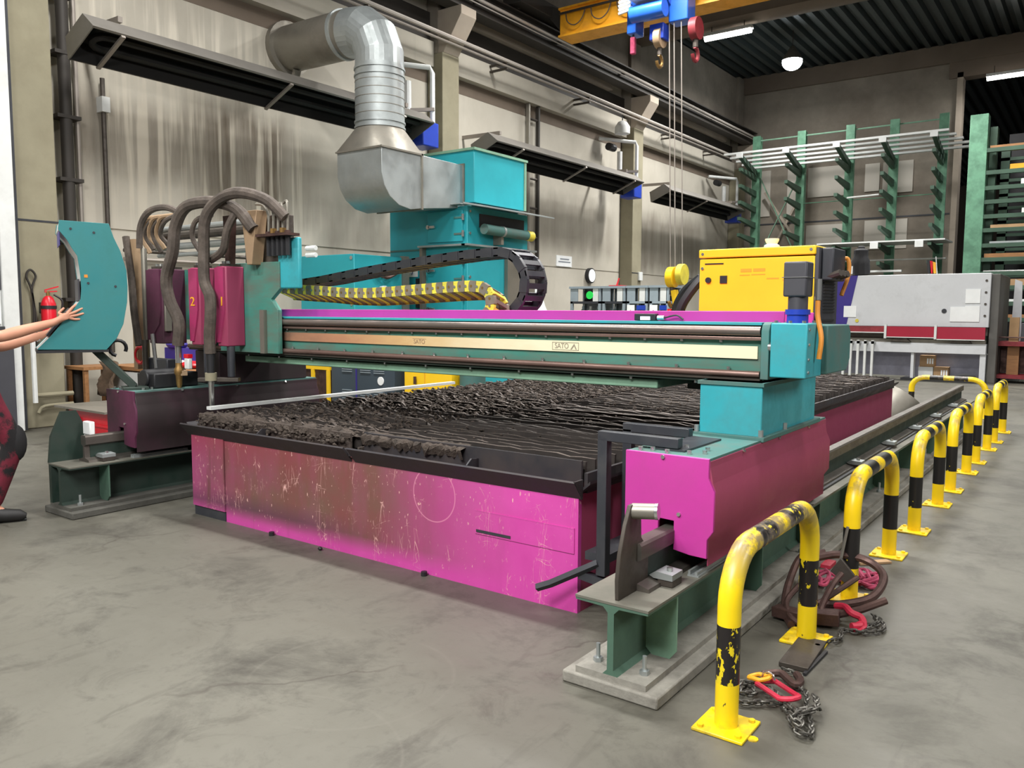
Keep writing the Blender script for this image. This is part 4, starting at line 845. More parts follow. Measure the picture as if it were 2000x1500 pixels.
P('plug_stack', MB().cyl((-4.76, 3.95, 1.9), (-4.66, 3.95, 1.9), .018, 8).cyl((-4.76, 3.95, 1.95), (-4.66, 3.95, 1.95), .018, 8), M_white, gbk)

# ================================================================ operator console
W_ = Vector((.38, .925, 0)).normalized(); D_ = Vector((-W_.y, W_.x, 0))
cs = T('operator_console', 'curved turquoise operator console being pushed by the worker', 'console', (-6.1, 2.95, 1.2), math.atan2(W_.y, W_.x))
poly = [(-.111, .938), (.211, .931), (.242, .828), (.282, .735), (.319, .59), (.323, .47), (.316, .354), (.285, .19), (.235, .08), (.164, -.003), (-.286, .007), (-.19, .11), (-.034, .313), (.006, .372), (.013, .45), (.011, .538), (-.004, .686), (-.037, .74), (-.067, .801), (-.12, .871)]
P('side_panel', MB().prism(poly, 'y', -.012, .0), M_tealc, cs, .002, True, 'turquoise side panel')
inner = [(u+.004 if u < .1 else u-.004, min(z, .93)) for u, z in poly]
P('console_body', MB().prism(inner, 'y', .0, .42), M_white, cs, 0, True); P('side_panel', MB().prism(poly, 'y', .42, .432), M_tealc, cs, 0, True)
P('screen', MB().box(-.006, .006, .04, .38, .36, .52), M_motor, cs, 0, True); P('keyboard', MB().prism([(-.21, .098), (-.05, .297), (-.062, .307), (-.222, .108)], 'y', .05, .37), M_dark, cs, 0, True)
for u, z in ((-.04, .88), (.11, .86), (.06, .49), (.24, .47)): P('screw', MB().cyl((u, -.016, z), (u, -.011, z), .009, 8), M_dark, cs, 0, True)
P('sticker', MB().box(.035, .058, -.014, -.011, .53, .552), M_orange, cs, 0, True)
P('name_plate', MB().box(-.114, -.11, .02, .35, .76, .86), M_purple, cs, 0, True)
P('base_rim', MB().box(-.29, .18, -.01, .43, -.02, .0), M_black, cs, 0, True)
P('support_arm', MB().bar((.1, .15, -.01), (.36, .1, -.30), .09, .05), M_greend, cs, .004, True); P('arm_foot', MB().box(.27, .45, .0, .2, -.325, -.295), M_greend, cs, .004, True)
P('cable_spiral', MB().tube(arc((.26, .2, .0), .06, -.5, 4.5, 12, 'y'), .015, 6), M_black, cs, 0, True)

# ================================================================ hoop barriers
def hoop(label, x, y0, y1, H, ms, rz=0., top=None):
    t = T('hoop_barrier', label, 'barrier', (x, (y0+y1)/2, 0), rz, group='yellow and black hoop barriers')
    L = (y1-y0)/2; r = .042; R = .19; zt = H-r
    pts = []; mk = []
    def line(a, b, n, marks):
        for i in range(n):
            k = i/n; pts.append((0, a[0]+(b[0]-a[0])*k, a[1]+(b[1]-a[1])*k)); mk.append(None)
    zs = [.0, .175, .1751, .385, .3851, zt-R]
    leg = [(z, 0 if (z < .1751 or z > .385) else 1) for z in (.01, .175, .385, zt-R)]
    seq = [((0, -L, .01), 0), ((0, -L, .172), 1), ((0, -L, .385), 0), ((0, -L, zt-R), 0)]
    for q in arc((0, -L+R, zt-R), R, PI, PI/2, 7, 'x')[1:]: seq.append((q, 0))
    w = L-R; a = -w+.02
    seq[-1] = (seq[-1][0], 0)
    for yy, c in ((-w+.03, 1), (-w*.28, 0), (w*.2, 1), (w-.05, 0)): seq.append(((0, yy, zt), c))
    for q in arc((0, L-R, zt-R), R, PI/2, 0, 7, 'x'): seq.append((q, 0))
    seq += [((0, L, .385), 1), ((0, L, .172), 0), ((0, L, .01), 0)]
    P('tube', MB().tube([s[0] for s in seq], r, 20, mats=[s[1] for s in seq]), list(ms), t, 0, True)
    for yy in (-L, L):
        b = P('base_plate', MB().box(-.095, .095, yy-.095, yy+.095, 0, .012), ms[0], t, .003, True)
        for sx, sy in ((1, 1), (-1, -1), (1, -1), (-1, 1)):
            P('anchor_bolt', MB().cyl((sx*.07, yy+sy*.07, .012), (sx*.07, yy+sy*.07, .022), .012, 6), M_sy2, b, 0, True)
    return t
A, B = (M_sy, M_sk), (M_sy2, M_sk2)
hoop('nearest yellow and black hoop barrier, most scraped and chipped', -1.033, 2.737, 3.71, .685, A)
h2 = hoop('second yellow and black hoop barrier, with steel clamps heaped at its near leg', -1.015, 4.40, 5.36, .685, B)
for i, (y0, lab) in enumerate(((6.06, 'third'), (7.66, 'fourth'), (9.28, 'fifth'), (10.9, 'sixth and farthest'))):
    hh = dup(h2, (-.995, y0+.48, 0), 0, '%s yellow and black hoop barrier of the row along the rail' % lab)
hx = dup(h2, (-1.83, 13.3, 0), PI/2, 'yellow and black hoop barrier standing crosswise behind the end of the rail')
hx.scale = (1, 1.0, .86)
ONE('paint_fleck', MB().cyl((-.925, 2.71, 0), (-.925, 2.71, .004), .02, 9), M_sy2, 'fleck of yellow paint on the floor in front of the nearest hoop barrier', 'paint fleck')
# ================================================================ extraction tower and duct
tw = T('extraction_tower', 'tall turquoise dust extraction tower with a wider box on top', 'machine', (-9.2, 11, 0))
P('lower_body', MB().box(-10.1, -8.37, 10.2, 11.88, 0, 3.18), M_tealb, tw, .01); P('upper_box', MB().box(-9.5, -8.36, 10.36, 11.79, 3.25, 4.1), M_tealb, tw, .01)
P('box_rim', MB().box(-9.53, -8.33, 10.33, 11.82, 4.08, 4.12), M_greenl, tw); P('box_rim', MB().box(-8.37, -8.345, 11.74, 11.8, 3.25, 4.1), M_greenl, tw)
P('neck', MB().box(-9.4, -8.45, 10.4, 11.7, 3.18, 3.26), M_teald, tw)
P('drip_roof', MB().prism([(-8.37, 3.2), (-8.02, 3.05), (-8.02, 3.07), (-8.37, 3.23)], 'x', 0, 1) if 0 else MB().add([(-8.37, 10.1, 3.2), (-7.95, 10.15, 3.12), (-7.95, 12.1, 3.12), (-8.37, 12.1, 3.2), (-8.37, 10.1, 3.23), (-7.95, 10.15, 3.14), (-7.95, 12.1, 3.14), (-8.37, 12.1, 3.23)], [(3, 2, 1, 0), (4, 5, 6, 7), (0, 1, 5, 4), (1, 2, 6, 5), (2, 3, 7, 6), (3, 0, 4, 7)]), M_zinc, tw)
P('drip_roof', MB().box(-9.2, -8.37, 10.02, 10.2, 3.19, 3.205), M_zinc, tw)
P('filter_recess', MB().box(-8.38, -8.355, 10.5, 11.75, 2.86, 3.08), M_black, tw)
P('pressure_tank', MB().cyl((-8.2, 10.42, 2.82), (-8.2, 11.75, 2.80), .085, 16), M_teald, tw, label='horizontal air tank'); P('tank_band', MB().cyl((-8.2, 10.88, 2.815), (-8.2, 10.93, 2.815), .09, 16), M_zinc, tw); P('tank_cap', MB().cyl((-8.2, 11.6, 2.803), (-8.2, 11.76, 2.80), .088, 16), M_ychain, tw)
P('tank_bracket', MB().box(-8.37, -8.2, 10.88, 10.95, 2.6, 2.75), M_zincd, tw)
def door(z0, z1):
    d = P('door', MB().box(-9.2, -8.45, 10.17, 10.2, z0, z1), M_tealb, tw, .006)
    for z in (z0+.12, z1-.12): P('hinge', MB().cyl((-8.43, 10.16, z-.05), (-8.43, 10.16, z+.05), .022, 8), M_bright, d); P('hinge_strap', MB().box(-8.62, -8.45, 10.16, 10.17, z-.015, z+.015), M_teald, d)
    P('latch', MB().cyl((-9.14, 10.1, (z0+z1)/2), (-9.14, 10.17, (z0+z1)/2), .035, 10).box(-9.12, -9.0, 10.1, 10.13, (z0+z1)/2-.02, (z0+z1)/2+.02), M_bright, d)
door(2.62, 3.12); door(1.9, 2.42); door(1.2, 1.85)
P('shelf_edge', MB().box(-9.32, -8.3, 10.05, 10.2, 2.54, 2.57).box(-8.37, -8.25, 10.05, 12.0, 2.54, 2.57), M_zinc, tw); P('door_frame', MB().box(-9.32, -9.26, 10.1, 10.2, .2, 2.54), M_zincd, tw)
P('seam', MB().box(-10.08, -9.4, 10.185, 10.2, 2.5, 2.53), M_teald, tw); P('ribbed_panel', MB().box(-8.38, -8.3, 11.2, 12.02, 1.5, 2.5), M_zincd, tw)
for i in range(5): P('bolt', MB().cyl((-8.37, 10.26, 1.7+i*.35), (-8.355, 10.26, 1.7+i*.35), .025, 6), M_bright, tw)
P('label_plate', MB().box(-9.75, -9.45, 10.185, 10.2, 2.07, 2.2), M_paper, tw); lettering('lettering', '7', .12, M_purple, tw, (-9.56, 10.18, 2.14), R_FRONT, .002)
for x in (-10.02, -9.4): P('clamp', MB().box(x-.04, x+.04, 10.13, 10.2, 1.95, 2.04), M_black, tw)
for x in (-10.0, -9.4): P('strap', MB().box(x-.05, x+.05, 10.14, 10.2, 1.55, 1.8), M_black, tw)
du = T('exhaust_duct', 'shiny galvanised exhaust duct rising from the turquoise tower into the wall', 'duct', (-9.0, 9.0, 3))
prof = [(10.36, 3.86), (9.45, 3.86), (8.52, 3.86)]
prof = [(10.36, 3.85), (9.35, 3.86), (8.5, 3.86), (8.5, 3.5), (8.55, 3.32), (8.66, 3.17), (8.85, 3.06), (9.1, 3.02), (9.35, 3.06), (10.36, 3.17)]
P('elbow_box', MB().prism(prof, 'x', -9.51, -8.57), M_zinc, du, .006)
P('joint_flange', MB().box(-9.53, -8.55, 9.33, 9.36, 3.04, 3.88), M_zincd, du); P('joint_flange', MB().box(-9.53, -8.55, 10.33, 10.36, 3.15, 3.88), M_zincd, du)
P('top_flange', MB().box(-9.53, -8.55, 8.48, 9.37, 3.85, 3.875), M_zincd, du)
n = 32; m = MB(); cx, cy, r0 = -9.05, 8.95, .37
sq = [(cx+.48, cy+.42, 3.87), (cx-.47, cy+.42, 3.87), (cx-.47, cy-.46, 3.87), (cx+.48, cy-.46, 3.87)]
m.add(sq+[(cx+r0*math.cos(2*PI*i/n), cy+r0*math.sin(2*PI*i/n), 4.22) for i in range(n)],
      [(q, 4+(q*8+i) % n, 4+(q*8+i+1) % n) for q in range(4) for i in range(8)]+[(q, (q+1) % 4, 4+(q*8+8) % n) for q in range(4)])
P('transition_hood', m, M_zincd, du)
v = P('vertical_pipe', MB().cyl((cx, cy, 4.2), (cx, cy, 5.15), r0, 32), M_zinc, du)
for z, w in ((4.22, .03), (4.3, .03), (5.08, .03), (4.98, .02)): P('pipe_collar', MB().cyl((cx, cy, z), (cx, cy, z+w), r0+.014, 32), M_zinc, v)
for i in range(5): P('seam', MB().cyl((cx, cy, 4.42+i*.12), (cx, cy, 4.428+i*.12), r0+.004, 32), M_zincd, v)
P('elbow', MB().tube([(cx, cy, 5.1), (cx, cy, 5.32), (cx-.1, cy, 5.56), (cx-.32, cy, 5.72), (cx-.6, cy, 5.75)], r0-.003, 32), M_zinc, du, smooth=False)
P('horizontal_pipe', MB().cyl((cx-.55, cy, 5.75), (-11.2, cy+.02, 5.79), r0-.01, 32), M_zincd, du); P('pipe_collar', MB().cyl((cx-.78, cy, 5.755), (cx-.72, cy, 5.756), r0+.012, 32), M_zinc, du)
P('wall_sleeve', MB().cyl((-11.2, cy, 5.79), (-11.1, cy, 5.79), r0+.06, 28), M_zincd, du); P('support_strut', MB().bar((-11.15, cy, 4.85), (-10.95, cy, 5.42), .12, .06), M_zincd, du)
fc = T('fan_cabinet', 'low turquoise fan cabinet with pressure gauges left of the extraction tower', 'machine', (-9.9, 9, 0))
P('cabinet', MB().box(-10.55, -9.3, 8.62, 9.75, 0, 2.36), M_tealb, fc, .01); P('end_frame', MB().box(-9.33, -9.27, 9.65, 9.8, 0, 2.38), M_zincd, fc)
for z in (2.12, 1.82): P('gauge', MB().cyl((-9.3, 9.2, z), (-9.22, 9.2, z), .07, 14), M_white, fc); P('gauge_pipe', MB().tube(spline([(-9.26, 9.0, z), (-9.2, 9.2, z-.1), (-9.2, 9.4, z-.04), (-9.26, 9.55, z+.02)], 4), .03, 8), M_rust, fc)
for x, z in ((-9.36, 2.3), (-9.36, 1.6)): P('bolt', MB().cyl((x, 8.61, z), (x, 8.63, z), .03, 8), M_bright, fc)
# machines low behind the table
y1 = T('power_supply', 'yellow machine with sloping hood standing low behind the left half of the table', 'machine', (-9.5, 8.1, 0))
P('hood', MB().prism([(-9.95, .62), (-9.75, .85), (-9.75, 1.49), (-9.16, 1.49), (-9.16, .62)], 'y', 7.98, 8.4), M_yel, y1, .006); P('base', MB().box(-9.72, -9.16, 8.0, 8.4, 0, .62), M_rust, y1)
for x in (-9.56, -9.22): P('frame_bar', MB().box(x, x+.06, 7.97, 8.0, 0, .62), M_yel, y1)
y2 = T('control_cabinet', 'dark grey slotted control cabinet low behind the table', 'cabinet', (-8.5, 8.2, 0))
P('cabinet', MB().box(-9.14, -7.86, 8.0, 8.5, 0, 1.35), pm('slate_paint', (62, 74, 84), .45, 0, .06, 2), y2, .006); P('door_seam', MB().box(-8.62, -8.6, 7.99, 8.0, 0, 1.3), M_purple, y2)
for x in (-8.9, -8.52, -8.25):
    for i in range(6): P('louvre', MB().box(x, x+.2, 7.985, 8.0, .62+i*.03, .632+i*.03), M_gridgrey, y2)
    for i in range(6): P('louvre', MB().box(x, x+.2, 7.985, 8.0, .2+i*.03, .212+i*.03), M_gridgrey, y2)
P('badge', MB().cyl((-8.12, 7.99, .52), (-8.12, 8.0, .52), .06, 16), M_paper, y2)
y3 = T('yellow_cabinet', 'plain yellow cabinet low behind the middle of the table', 'cabinet', (-7.25, 8.2, 0)); P('cabinet', MB().box(-7.67, -6.83, 8.0, 8.5, 0, 1.4), M_yel, y3, .006); P('handle', MB().cyl((-7.45, 7.97, .52), (-7.45, 7.97, .62), .02, 8), M_rust, y3)
P('door_seam', MB().box(-7.3, -7.29, 7.995, 8.0, 0, 1.4), M_yel2, y3)
y4 = T('teal_drum', 'turquoise drum beside the plain yellow cabinet behind the table', 'drum', (-6.65, 8.2, 0)); P('drum', MB().lathe((-6.64, 8.2, 0), [(.17, 0), (.175, .02), (.17, .05), (.17, .7), (.175, .72), (.16, .76)], 20), M_teald, y4); P('lid', MB().lathe((-6.64, 8.2, .76), [(.16, 0), (.1, .02)], 20), M_teald, y4)
y5 = T('yellow_machine', 'long low yellow machine just in front of the grey cabinets', 'machine', (-6.2, 12.2, 0)); P('cabinet', MB().box(-6.55, -5.5, 12, 12.5, 0, 1.46), M_yel, y5, .01); P('lid', MB().box(-6.57, -5.48, 11.98, 12.52, 1.46, 1.49), M_yel2, y5)
P('red_button', MB().cyl((-5.7, 12.1, 1.49), (-5.7, 12.1, 1.55), .05, 12), M_red, y5); P('hose', MB().tube(spline([(-5.62, 12.1, 1.4), (-5.6, 12.1, 1.6), (-5.45, 12.1, 1.85), (-5.2, 12.1, 2.05)], 5), .06, 8), M_black, y5)
cn = T('dust_hopper', 'white conical dust hopper behind the cable chain loop', 'hopper', (-9.65, 14, 0)); P('hopper', MB().lathe((-9.65, 14, 1.0), [(.42, 0), (.42, .1), (.2, .62), (.12, .9), (.1, 1.0)], 20), M_white, cn); P('stand', MB().lathe((-9.65, 14, 0), [(.3, 0), (.3, .9), (.42, 1.0)], 16), M_white, cn)
# gas cylinder cabinets
for i, (x0, x1) in enumerate(((-10.05, -9.25), (-9.2, -8.63), (-8.58, -8.08), (-8.03, -7.58))):
    lab = ('grey gas cylinder cabinet with a green sticker, nearest the tower', 'second grey gas cylinder cabinet, with red and white papers on top', 'third grey gas cylinder cabinet, with a white hazard sign', 'last grey gas cylinder cabinet, beside the yellow hook block')[i]
    t = T('gas_cabinet', lab, 'cabinet', ((x0+x1)/2, 16.2, 0), group='grey gas cylinder cabinets')
    for x in (x0, x1-.06):
        for y in (16, 16.55): P('post', MB().box(x, x+.06, y, y+.06, 0, 2.06), M_gridgrey, t)
    P('roof', MB().box(x0-.02, x1+.02, 15.97, 16.63, 2.02, 2.07), M_gridgrey, t); P('shelf', MB().box(x0, x1, 16, 16.6, 1.68, 1.73), M_dark if i < 2 else M_gridgrey, t); P('back_panel', MB().box(x0, x1, 16.6, 16.62, 0, 2.03), M_grey, t)
    P('side_panel', MB().box(x0+.06, x0+.2, 16.0, 16.02, 1.73, 2.02), M_gridgrey, t); P('regulator', MB().box(x0+.25, x0+.5, 16.2, 16.4, 1.73, 1.98).sph((x0+.35, 16.15, 1.82), .07), M_black, t); P('front_plate', MB().box(x1-.2, x1-.05, 16.0, 16.02, 1.73, 2.02), M_white, t)
    for k in range(3 if x1-x0 > .52 else 2):
        x = x0+.17+k*.2; P('gas_cylinder', MB().lathe((x, 16.3, .02), [(.085, 0), (.085, 1.4), (.06, 1.5), (.03, 1.54), (.03, 1.6)], 14), M_gridgrey if k != 1 else M_white, t)
    if i == 0: P('green_sticker', MB().cyl((x1-.28, 15.985, 1.87), (x1-.28, 16.0, 1.87), .09, 16), glow('sticker_green', (40, 210, 90), .15) if 0 else pm('sticker_green', (40, 220, 90), .5), t)
    if i >= 2: P('hazard_sign', MB().box(x0+.02, x0+.2, 15.97, 15.99, 1.35, 1.65), M_paper, t); P('hazard_mark', MB().cyl((x0+.11, 15.965, 1.5), (x0+.11, 15.97, 1.5), .04, 4), M_redd, t); P('blue_label', MB().box(x0+.25, x1-.04, 15.98, 16.0, 1.54, 1.64), M_blue, t)
ONE('paper_heap', MB().box(-9.1, -8.8, 16.1, 16.4, 2.07, 2.09).bar((-8.95, 16.2, 2.08), (-8.9, 16.22, 2.25), .15, .02), M_red, 'red and white papers lying on top of the second gas cabinet', 'papers')

# ================================================================ cantilever rack along the back wall
rk = T('cantilever_rack', 'green cantilever rack with empty arms along the back wall', 'rack', (-7, 27.3, 0))
arm_z = (6.05, 5.53, 5.01, 4.49, 3.97, 3.45, 2.93)
for x in (-9.8, -8.32, -6.82, -5.54, -4.2):
    P('upright', MB().box(x-.09, x+.09, 27.2, 27.5, 0, 7.36).box(x-.13, x+.13, 27.18, 27.2, 0, 7.36), M_rack, rk); P('base_foot', MB().box(x-.1, x+.1, 25.7, 27.5, 0, .2), M_rackd, rk)
    P('arm', MB().prism([(27.2, 6.0), (27.2, 6.2), (25.7, 6.55), (25.7, 6.43)], 'x', x-.06, x+.06), M_rackd, rk)
    for z in arm_z: P('arm', MB().prism([(27.2, z-.18), (27.2, z+.02), (25.75, z+.08), (25.75, z-.02)], 'x', x-.05, x+.05), M_rackd, rk)
P('tie_bar', MB().cyl((-9.8, 27.3, 7.22), (-4.2, 27.3, 7.22), .025, 6), M_greenl, rk); P('tie_bar', MB().cyl((-8.3, 27.3, 5.05), (-4.2, 27.3, 5.05), .016, 6), M_rack, rk)
P('cross_brace', MB().bar((-9.7, 27.35, 6.0), (-8.4, 27.35, 3.3), .05, .03).bar((-8.4, 27.36, 6.0), (-9.7, 27.36, 3.3), .05, .03), M_greenl, rk)
for i in range(5):
    t = ONE('long_bar', MB().box(-10.35+i*.09, -3.85+.14*i, 25.72+i*.3, 25.86+i*.3, 6.56-i*.075, 6.62-i*.075), M_white, 'long pale steel bar lying across the top arms of the rack, %s from the front' % ('first', 'second', 'third', 'fourth', 'fifth')[i], 'bar', 'long bars on the top arms of the cantilever rack')
for x in (-9.8, -8.32, -6.82, -5.54, -4.2): P('arm_end_stop', MB().box(x-.1, x+.1, 25.62, 25.69, 6.42, 6.56), M_white, rk)
ONE('short_bar', MB().cyl((-6.6, 26.2, 4.98), (-5.7, 26.2, 5.01), .025, 6), M_white, 'short bright bar resting on an arm in the middle of the rack', 'bar')
ONE('metal_sheet', MB().box(-7.3, -3.8, 25.7, 27.1, 3.56, 3.6), M_white, 'wide pale sheet lying on a low rack level just above the press brake', 'sheet')
for x in (-5.65, -4.45): P('arm_end_stop', MB().box(x-.11, x+.11, 25.64, 25.7, 3.38, 3.56), M_white, rk)
ONE('lower_bar', MB().box(-7.0, -3.85, 26.3, 26.4, 3.06, 3.1), M_white, 'upper thin pale bar seen behind the top of the press brake', 'bar'); ONE('lower_bar', MB().box(-7.0, -5.0, 26.3, 26.42, 2.72, 2.78), M_white, 'lower thin pale bar seen behind the top left of the press brake', 'bar')
# ---- right-hand green rack with sheets and profiles
gr = T('storage_rack', 'tall green storage rack full of profiles at the right edge', 'rack', (-2.7, 24, 0))
P('upright', MB().box(-3.06, -2.66, 23.6, 24.0, 0, 6.45), M_rack, gr, .01); P('upright', MB().box(-2.66, -2.5, 24.1, 24.4, 0, 6.2), M_rackd, gr); P('upright', MB().box(-2.5, -2.3, 25.2, 25.5, 0, 5.9), M_rackd, gr)
P('upright', MB().box(2.0, 2.4, 23.6, 24.0, 0, 6.45), M_rack, gr)
lv = (5.55, 5.0, 4.62, 4.28, 3.92, 3.58, 3.2, 2.85, 2.5, 2.15, 1.75, 1.35)
for z in lv: P('shelf_beam', MB().box(-2.66, 2.0, 23.62, 23.74, z-.05, z+.05), M_rackd, gr); P('shelf_beam', MB().box(-2.5, 2.2, 25.2, 25.3, z-.05, z+.03), M_rackd, gr)
P('back_mesh', MB().box(-2.4, 2.4, 25.9, 25.95, 0, 6.3), M_black, gr)
rr = random.Random(4); cols = (M_wood, M_yel2, M_white, M_zinc, M_white, M_card, M_zinc, M_wood, M_bright, M_card, M_white, M_wood)
nm = ('reddish brown profile', 'short yellow profile', 'pair of pale tubes', 'thick grey tube', 'white flat bar', 'tan profile', 'grey sheet', 'brown plank', 'bright thin sheet', 'tan plank bundle', 'pale profile', 'low brown plank')
for i, z in enumerate(lv):
    x0 = -2.6+(0, .45, .7, .85, .75, .1, .1, .0, .0, .6, .3, .2)[i]; h_ = (.06, .12, .13, .13, .12, .08, .05, .1, .03, .16, .06, .08)[i]
    mb = MB().box(x0, 1.9, 23.66, 23.95, z+.05, z+.05+h_)
    if i == 1: mb = MB().box(x0, x0+.7, 23.66, 23.95, z+.05, z+.17).box(x0+.8, x0+1.7, 23.66, 23.95, z+.05, z+.17)
    ONE('stored_profile', mb, cols[i], '%s stored on level %d from the top of the right-hand rack' % (nm[i], i+1), 'profile', 'profiles on the right-hand rack')

# ================================================================ press brake
pb = T('press_brake', 'grey white press brake with red guards and blue stripe at the back right', 'machine', (-3.7, 20.5, 0))
P('ram', MB().box(-5.62, -2.04, 20.0, 20.3, 1.2, 2.36), M_offw, pb, .01)
P('side_frame', MB().box(-2.04, -1.88, 20.12, 22.2, 0, 2.34), M_frame, pb, .01); P('side_frame', MB().box(-5.8, -5.62, 20.12, 22.2, 0, 2.34), M_grey, pb, .01)
P('blue_stripe', MB().prism([(-5.5, 2.36), (-4.72, 2.36), (-4.93, 1.22), (-5.5, 1.22)], 'y', 19.985, 20.0), M_purple, pb, label='dark blue slanted stripe')
for x0, x1, z0, z1 in ((-5.0, -4.72, 1.4, 1.66), (-2.5, -2.22, 1.72, 2.02), (-2.78, -2.5, 1.32, 1.64), (-2.5, -2.22, 1.32, 1.66)): P('paper_notice', MB().box(x0, x1, 19.98, 20.0, z0, z1), M_paper, pb)
P('emblem', MB().cyl((-2.9, 19.985, 1.55), (-2.9, 20, 1.55), .05, 14), M_dark, pb); P('yellow_dot', MB().cyl((-4.7, 19.985, 1.32), (-4.7, 20, 1.32), .04, 12), M_ychain, pb)
for z in (2.2, 1.95, 1.7, 1.45): P('bolt', MB().cyl((-2.12, 19.98, z), (-2.12, 20, z), .025, 8), M_steel, pb)
P('tool_clamp', MB().box(-5.5, -2.06, 20.1, 20.22, 1.02, 1.2), M_steel, pb); P('upper_tool', MB().prism([(20.1, 1.05), (20.2, 1.05), (20.16, .88)], 'x', -5.4, -2.1), M_steel, pb)
for x0, x1, z0 in ((-5.5, -4.06, 1.07), (-4.02, -3.05, .97), (-3.0, -2.08, .94)):
    g = P('guard', MB().box(x0, x1, 19.86, 19.9, z0, 1.2), M_redd if z0 > 1 else pm('guard_red%d' % int(z0*100), (160, 34, 58), .3, 0, .05, 2), pb); P('guard_rail', MB().box(x0, x1, 19.85, 19.91, z0-.02, z0), M_white, g)
for x in (-4.05, -3.03): P('guard_post', MB().box(x-.025, x+.025, 19.84, 19.9, .93, 1.24), M_white, pb)
P('bed', MB().box(-5.6, -2.06, 19.95, 20.2, .62, .84), M_offw, pb, .006); P('die_rail', MB().box(-5.5, -2.08, 20.02, 20.16, .84, .92), M_zincd, pb)
for x in (-3.75, -2.55): P('tool_piece', MB().prism([(x-.2, .86), (x+.22, .86), (x+.14, .93), (x-.05, .93)], 'y', 19.9, 20.02), M_steel, pb)
P('lower_panel', MB().box(-5.6, -2.1, 20.6, 20.65, .05, .62), pm('lilac_grey', (150, 150, 166), .6), pb); P('leg', MB().box(-2.17, -2.06, 20.0, 20.3, 0, .62), M_offw, pb); P('leg', MB().box(-3.52, -3.46, 20.0, 20.2, 0, .62), M_offw, pb); P('leg', MB().box(-5.6, -5.5, 20.0, 20.3, 0, .62), M_offw, pb)
for i in range(5): P('support_post', MB().box(-4.93+i*.155, -4.88+i*.155, 19.72, 19.78, .06, .88), M_white, pb); P('support_bracket', MB().box(-4.93+i*.155, -4.88+i*.155, 19.72, 20.0, .8, .86), M_white, pb)
P('foot_plate', MB().box(-3.7, -2.1, 19.9, 20.5, 0, .05), M_black, pb)
jk = ONE('jacket', MB().tube(spline([(-4.72, 20.2, 3.05), (-4.72, 20.2, 2.95), (-4.72, 20.2, 2.7), (-4.7, 20.2, 2.38)], 3), [.05]*1+[.08]*2+[.16]*3+[.2]*3+[.19], 10), M_canvas, 'dark jacket with white print hanging over the press brake top', 'jacket')
P('print', MB().box(-4.93, -4.84, 19.985, 19.995, 2.4, 2.58), M_paper, jk)
fl = T('flag', 'small black, red and gold flag standing on the press brake', 'flag', (-3.2, 20.15, 2.36)); P('pole', MB().cyl((-3.1, 20.15, 2.36), (-3.14, 20.15, 2.75), .01, 6), M_white, fl)
for i, m_ in enumerate((M_black, M_red, M_text_y)): P('stripe', MB().prism([(-3.32+i*.06, 2.68-.02*i), (-3.26+i*.06, 2.68-.03*i), (-3.22+i*.05, 2.38), (-3.29+i*.05, 2.38)], 'y', 20.145, 20.155), m_, fl)
for i, (x, z, lab) in enumerate(((-3.24, .3, 'brown and white carton on top of the carton pile under the press brake'), (-3.26, .05, 'white carton at the bottom of the pile under the press brake'), (-2.95, .05, 'carton with white stripes right of the pile under the press brake'))):
    t = T('carton', lab, 'box', (x, 20.45, z)); P('carton_body', MB().box(x-.15, x+.15, 20.32, 20.56, z, z+.24), (M_card, M_white, M_card)[i], t, .004)
    if i != 1:
        for k in range(3): P('white_print', MB().box(x-.0+k*.05, x+.03+k*.05, 20.315, 20.32, z+.06, z+.18), M_paper, t)
    P('lid_edge', MB().box(x-.15, x+.15, 20.318, 20.56, z+.24, z+.247), M_card, t)  # thin card lid on top of the carton
ONE('black_bag', MB().sph((-2.45, 20.3, .11), (.2, .13, .06), 14, 8), M_canvas, 'flat black bag lying under the right end of the press brake', 'bag', bv=0)
# ---- red workbench at the right edge
rc = T('red_trolley', 'dark red steel trolley at the right edge beside the press brake', 'trolley', (-1.6, 20.5, 0))
P('top', MB().box(-1.97, -.6, 20.4, 21.1, .80, .90), M_red if 0 else M_redd, rc, .006)
for x in (-1.96, -.7):
    for y in (20.42, 21.0): P('leg', MB().box(x, x+.08, y, y+.08, .1, .8), M_redd, rc)
P('bottom_shelf', MB().box(-1.97, -.6, 20.4, 21.1, .1, .18), M_redd, rc); P('back_panel', MB().box(-1.9, -.6, 21.05, 21.1, .2, .8), M_rust, rc)
P('edge_rail', MB().cyl((-1.9, 20.45, .99), (-.6, 20.45, .99), .015, 6), M_rust, rc)
for x, y in ((-1.9, 20.47), (-.68, 20.47), (-1.9, 21.05), (-.68, 21.05)): P('castor', MB().cyl((x, y, .05), (x+.04, y, .05), .05, 12), M_black, rc)
ONE('wood_block', MB().box(-1.7, -1.52, 20.5, 20.62, .9, 1.42), M_card, 'tan wooden board standing on the red trolley', 'board'); ONE('wood_post', MB().box(-1.72, -1.5, 20.6, 20.72, .18, .8), M_wood, 'brown wooden board on the lower shelf of the red trolley', 'board')
ONE('leaning_sheet', MB().prism([(-1.75, 0), (-1.5, 0), (-1.56, 2.2), (-1.70, 2.26)], 'y', 21.2, 21.24), M_offw, 'pale grey sheet standing upright behind the red trolley', 'sheet')
ONE('dark_machine_part', MB().box(-1.48, -1.1, 20.5, 20.9, .9, 1.3), M_motor, 'dark machine part on the red trolley at the picture edge', 'machine part', bv=.01)

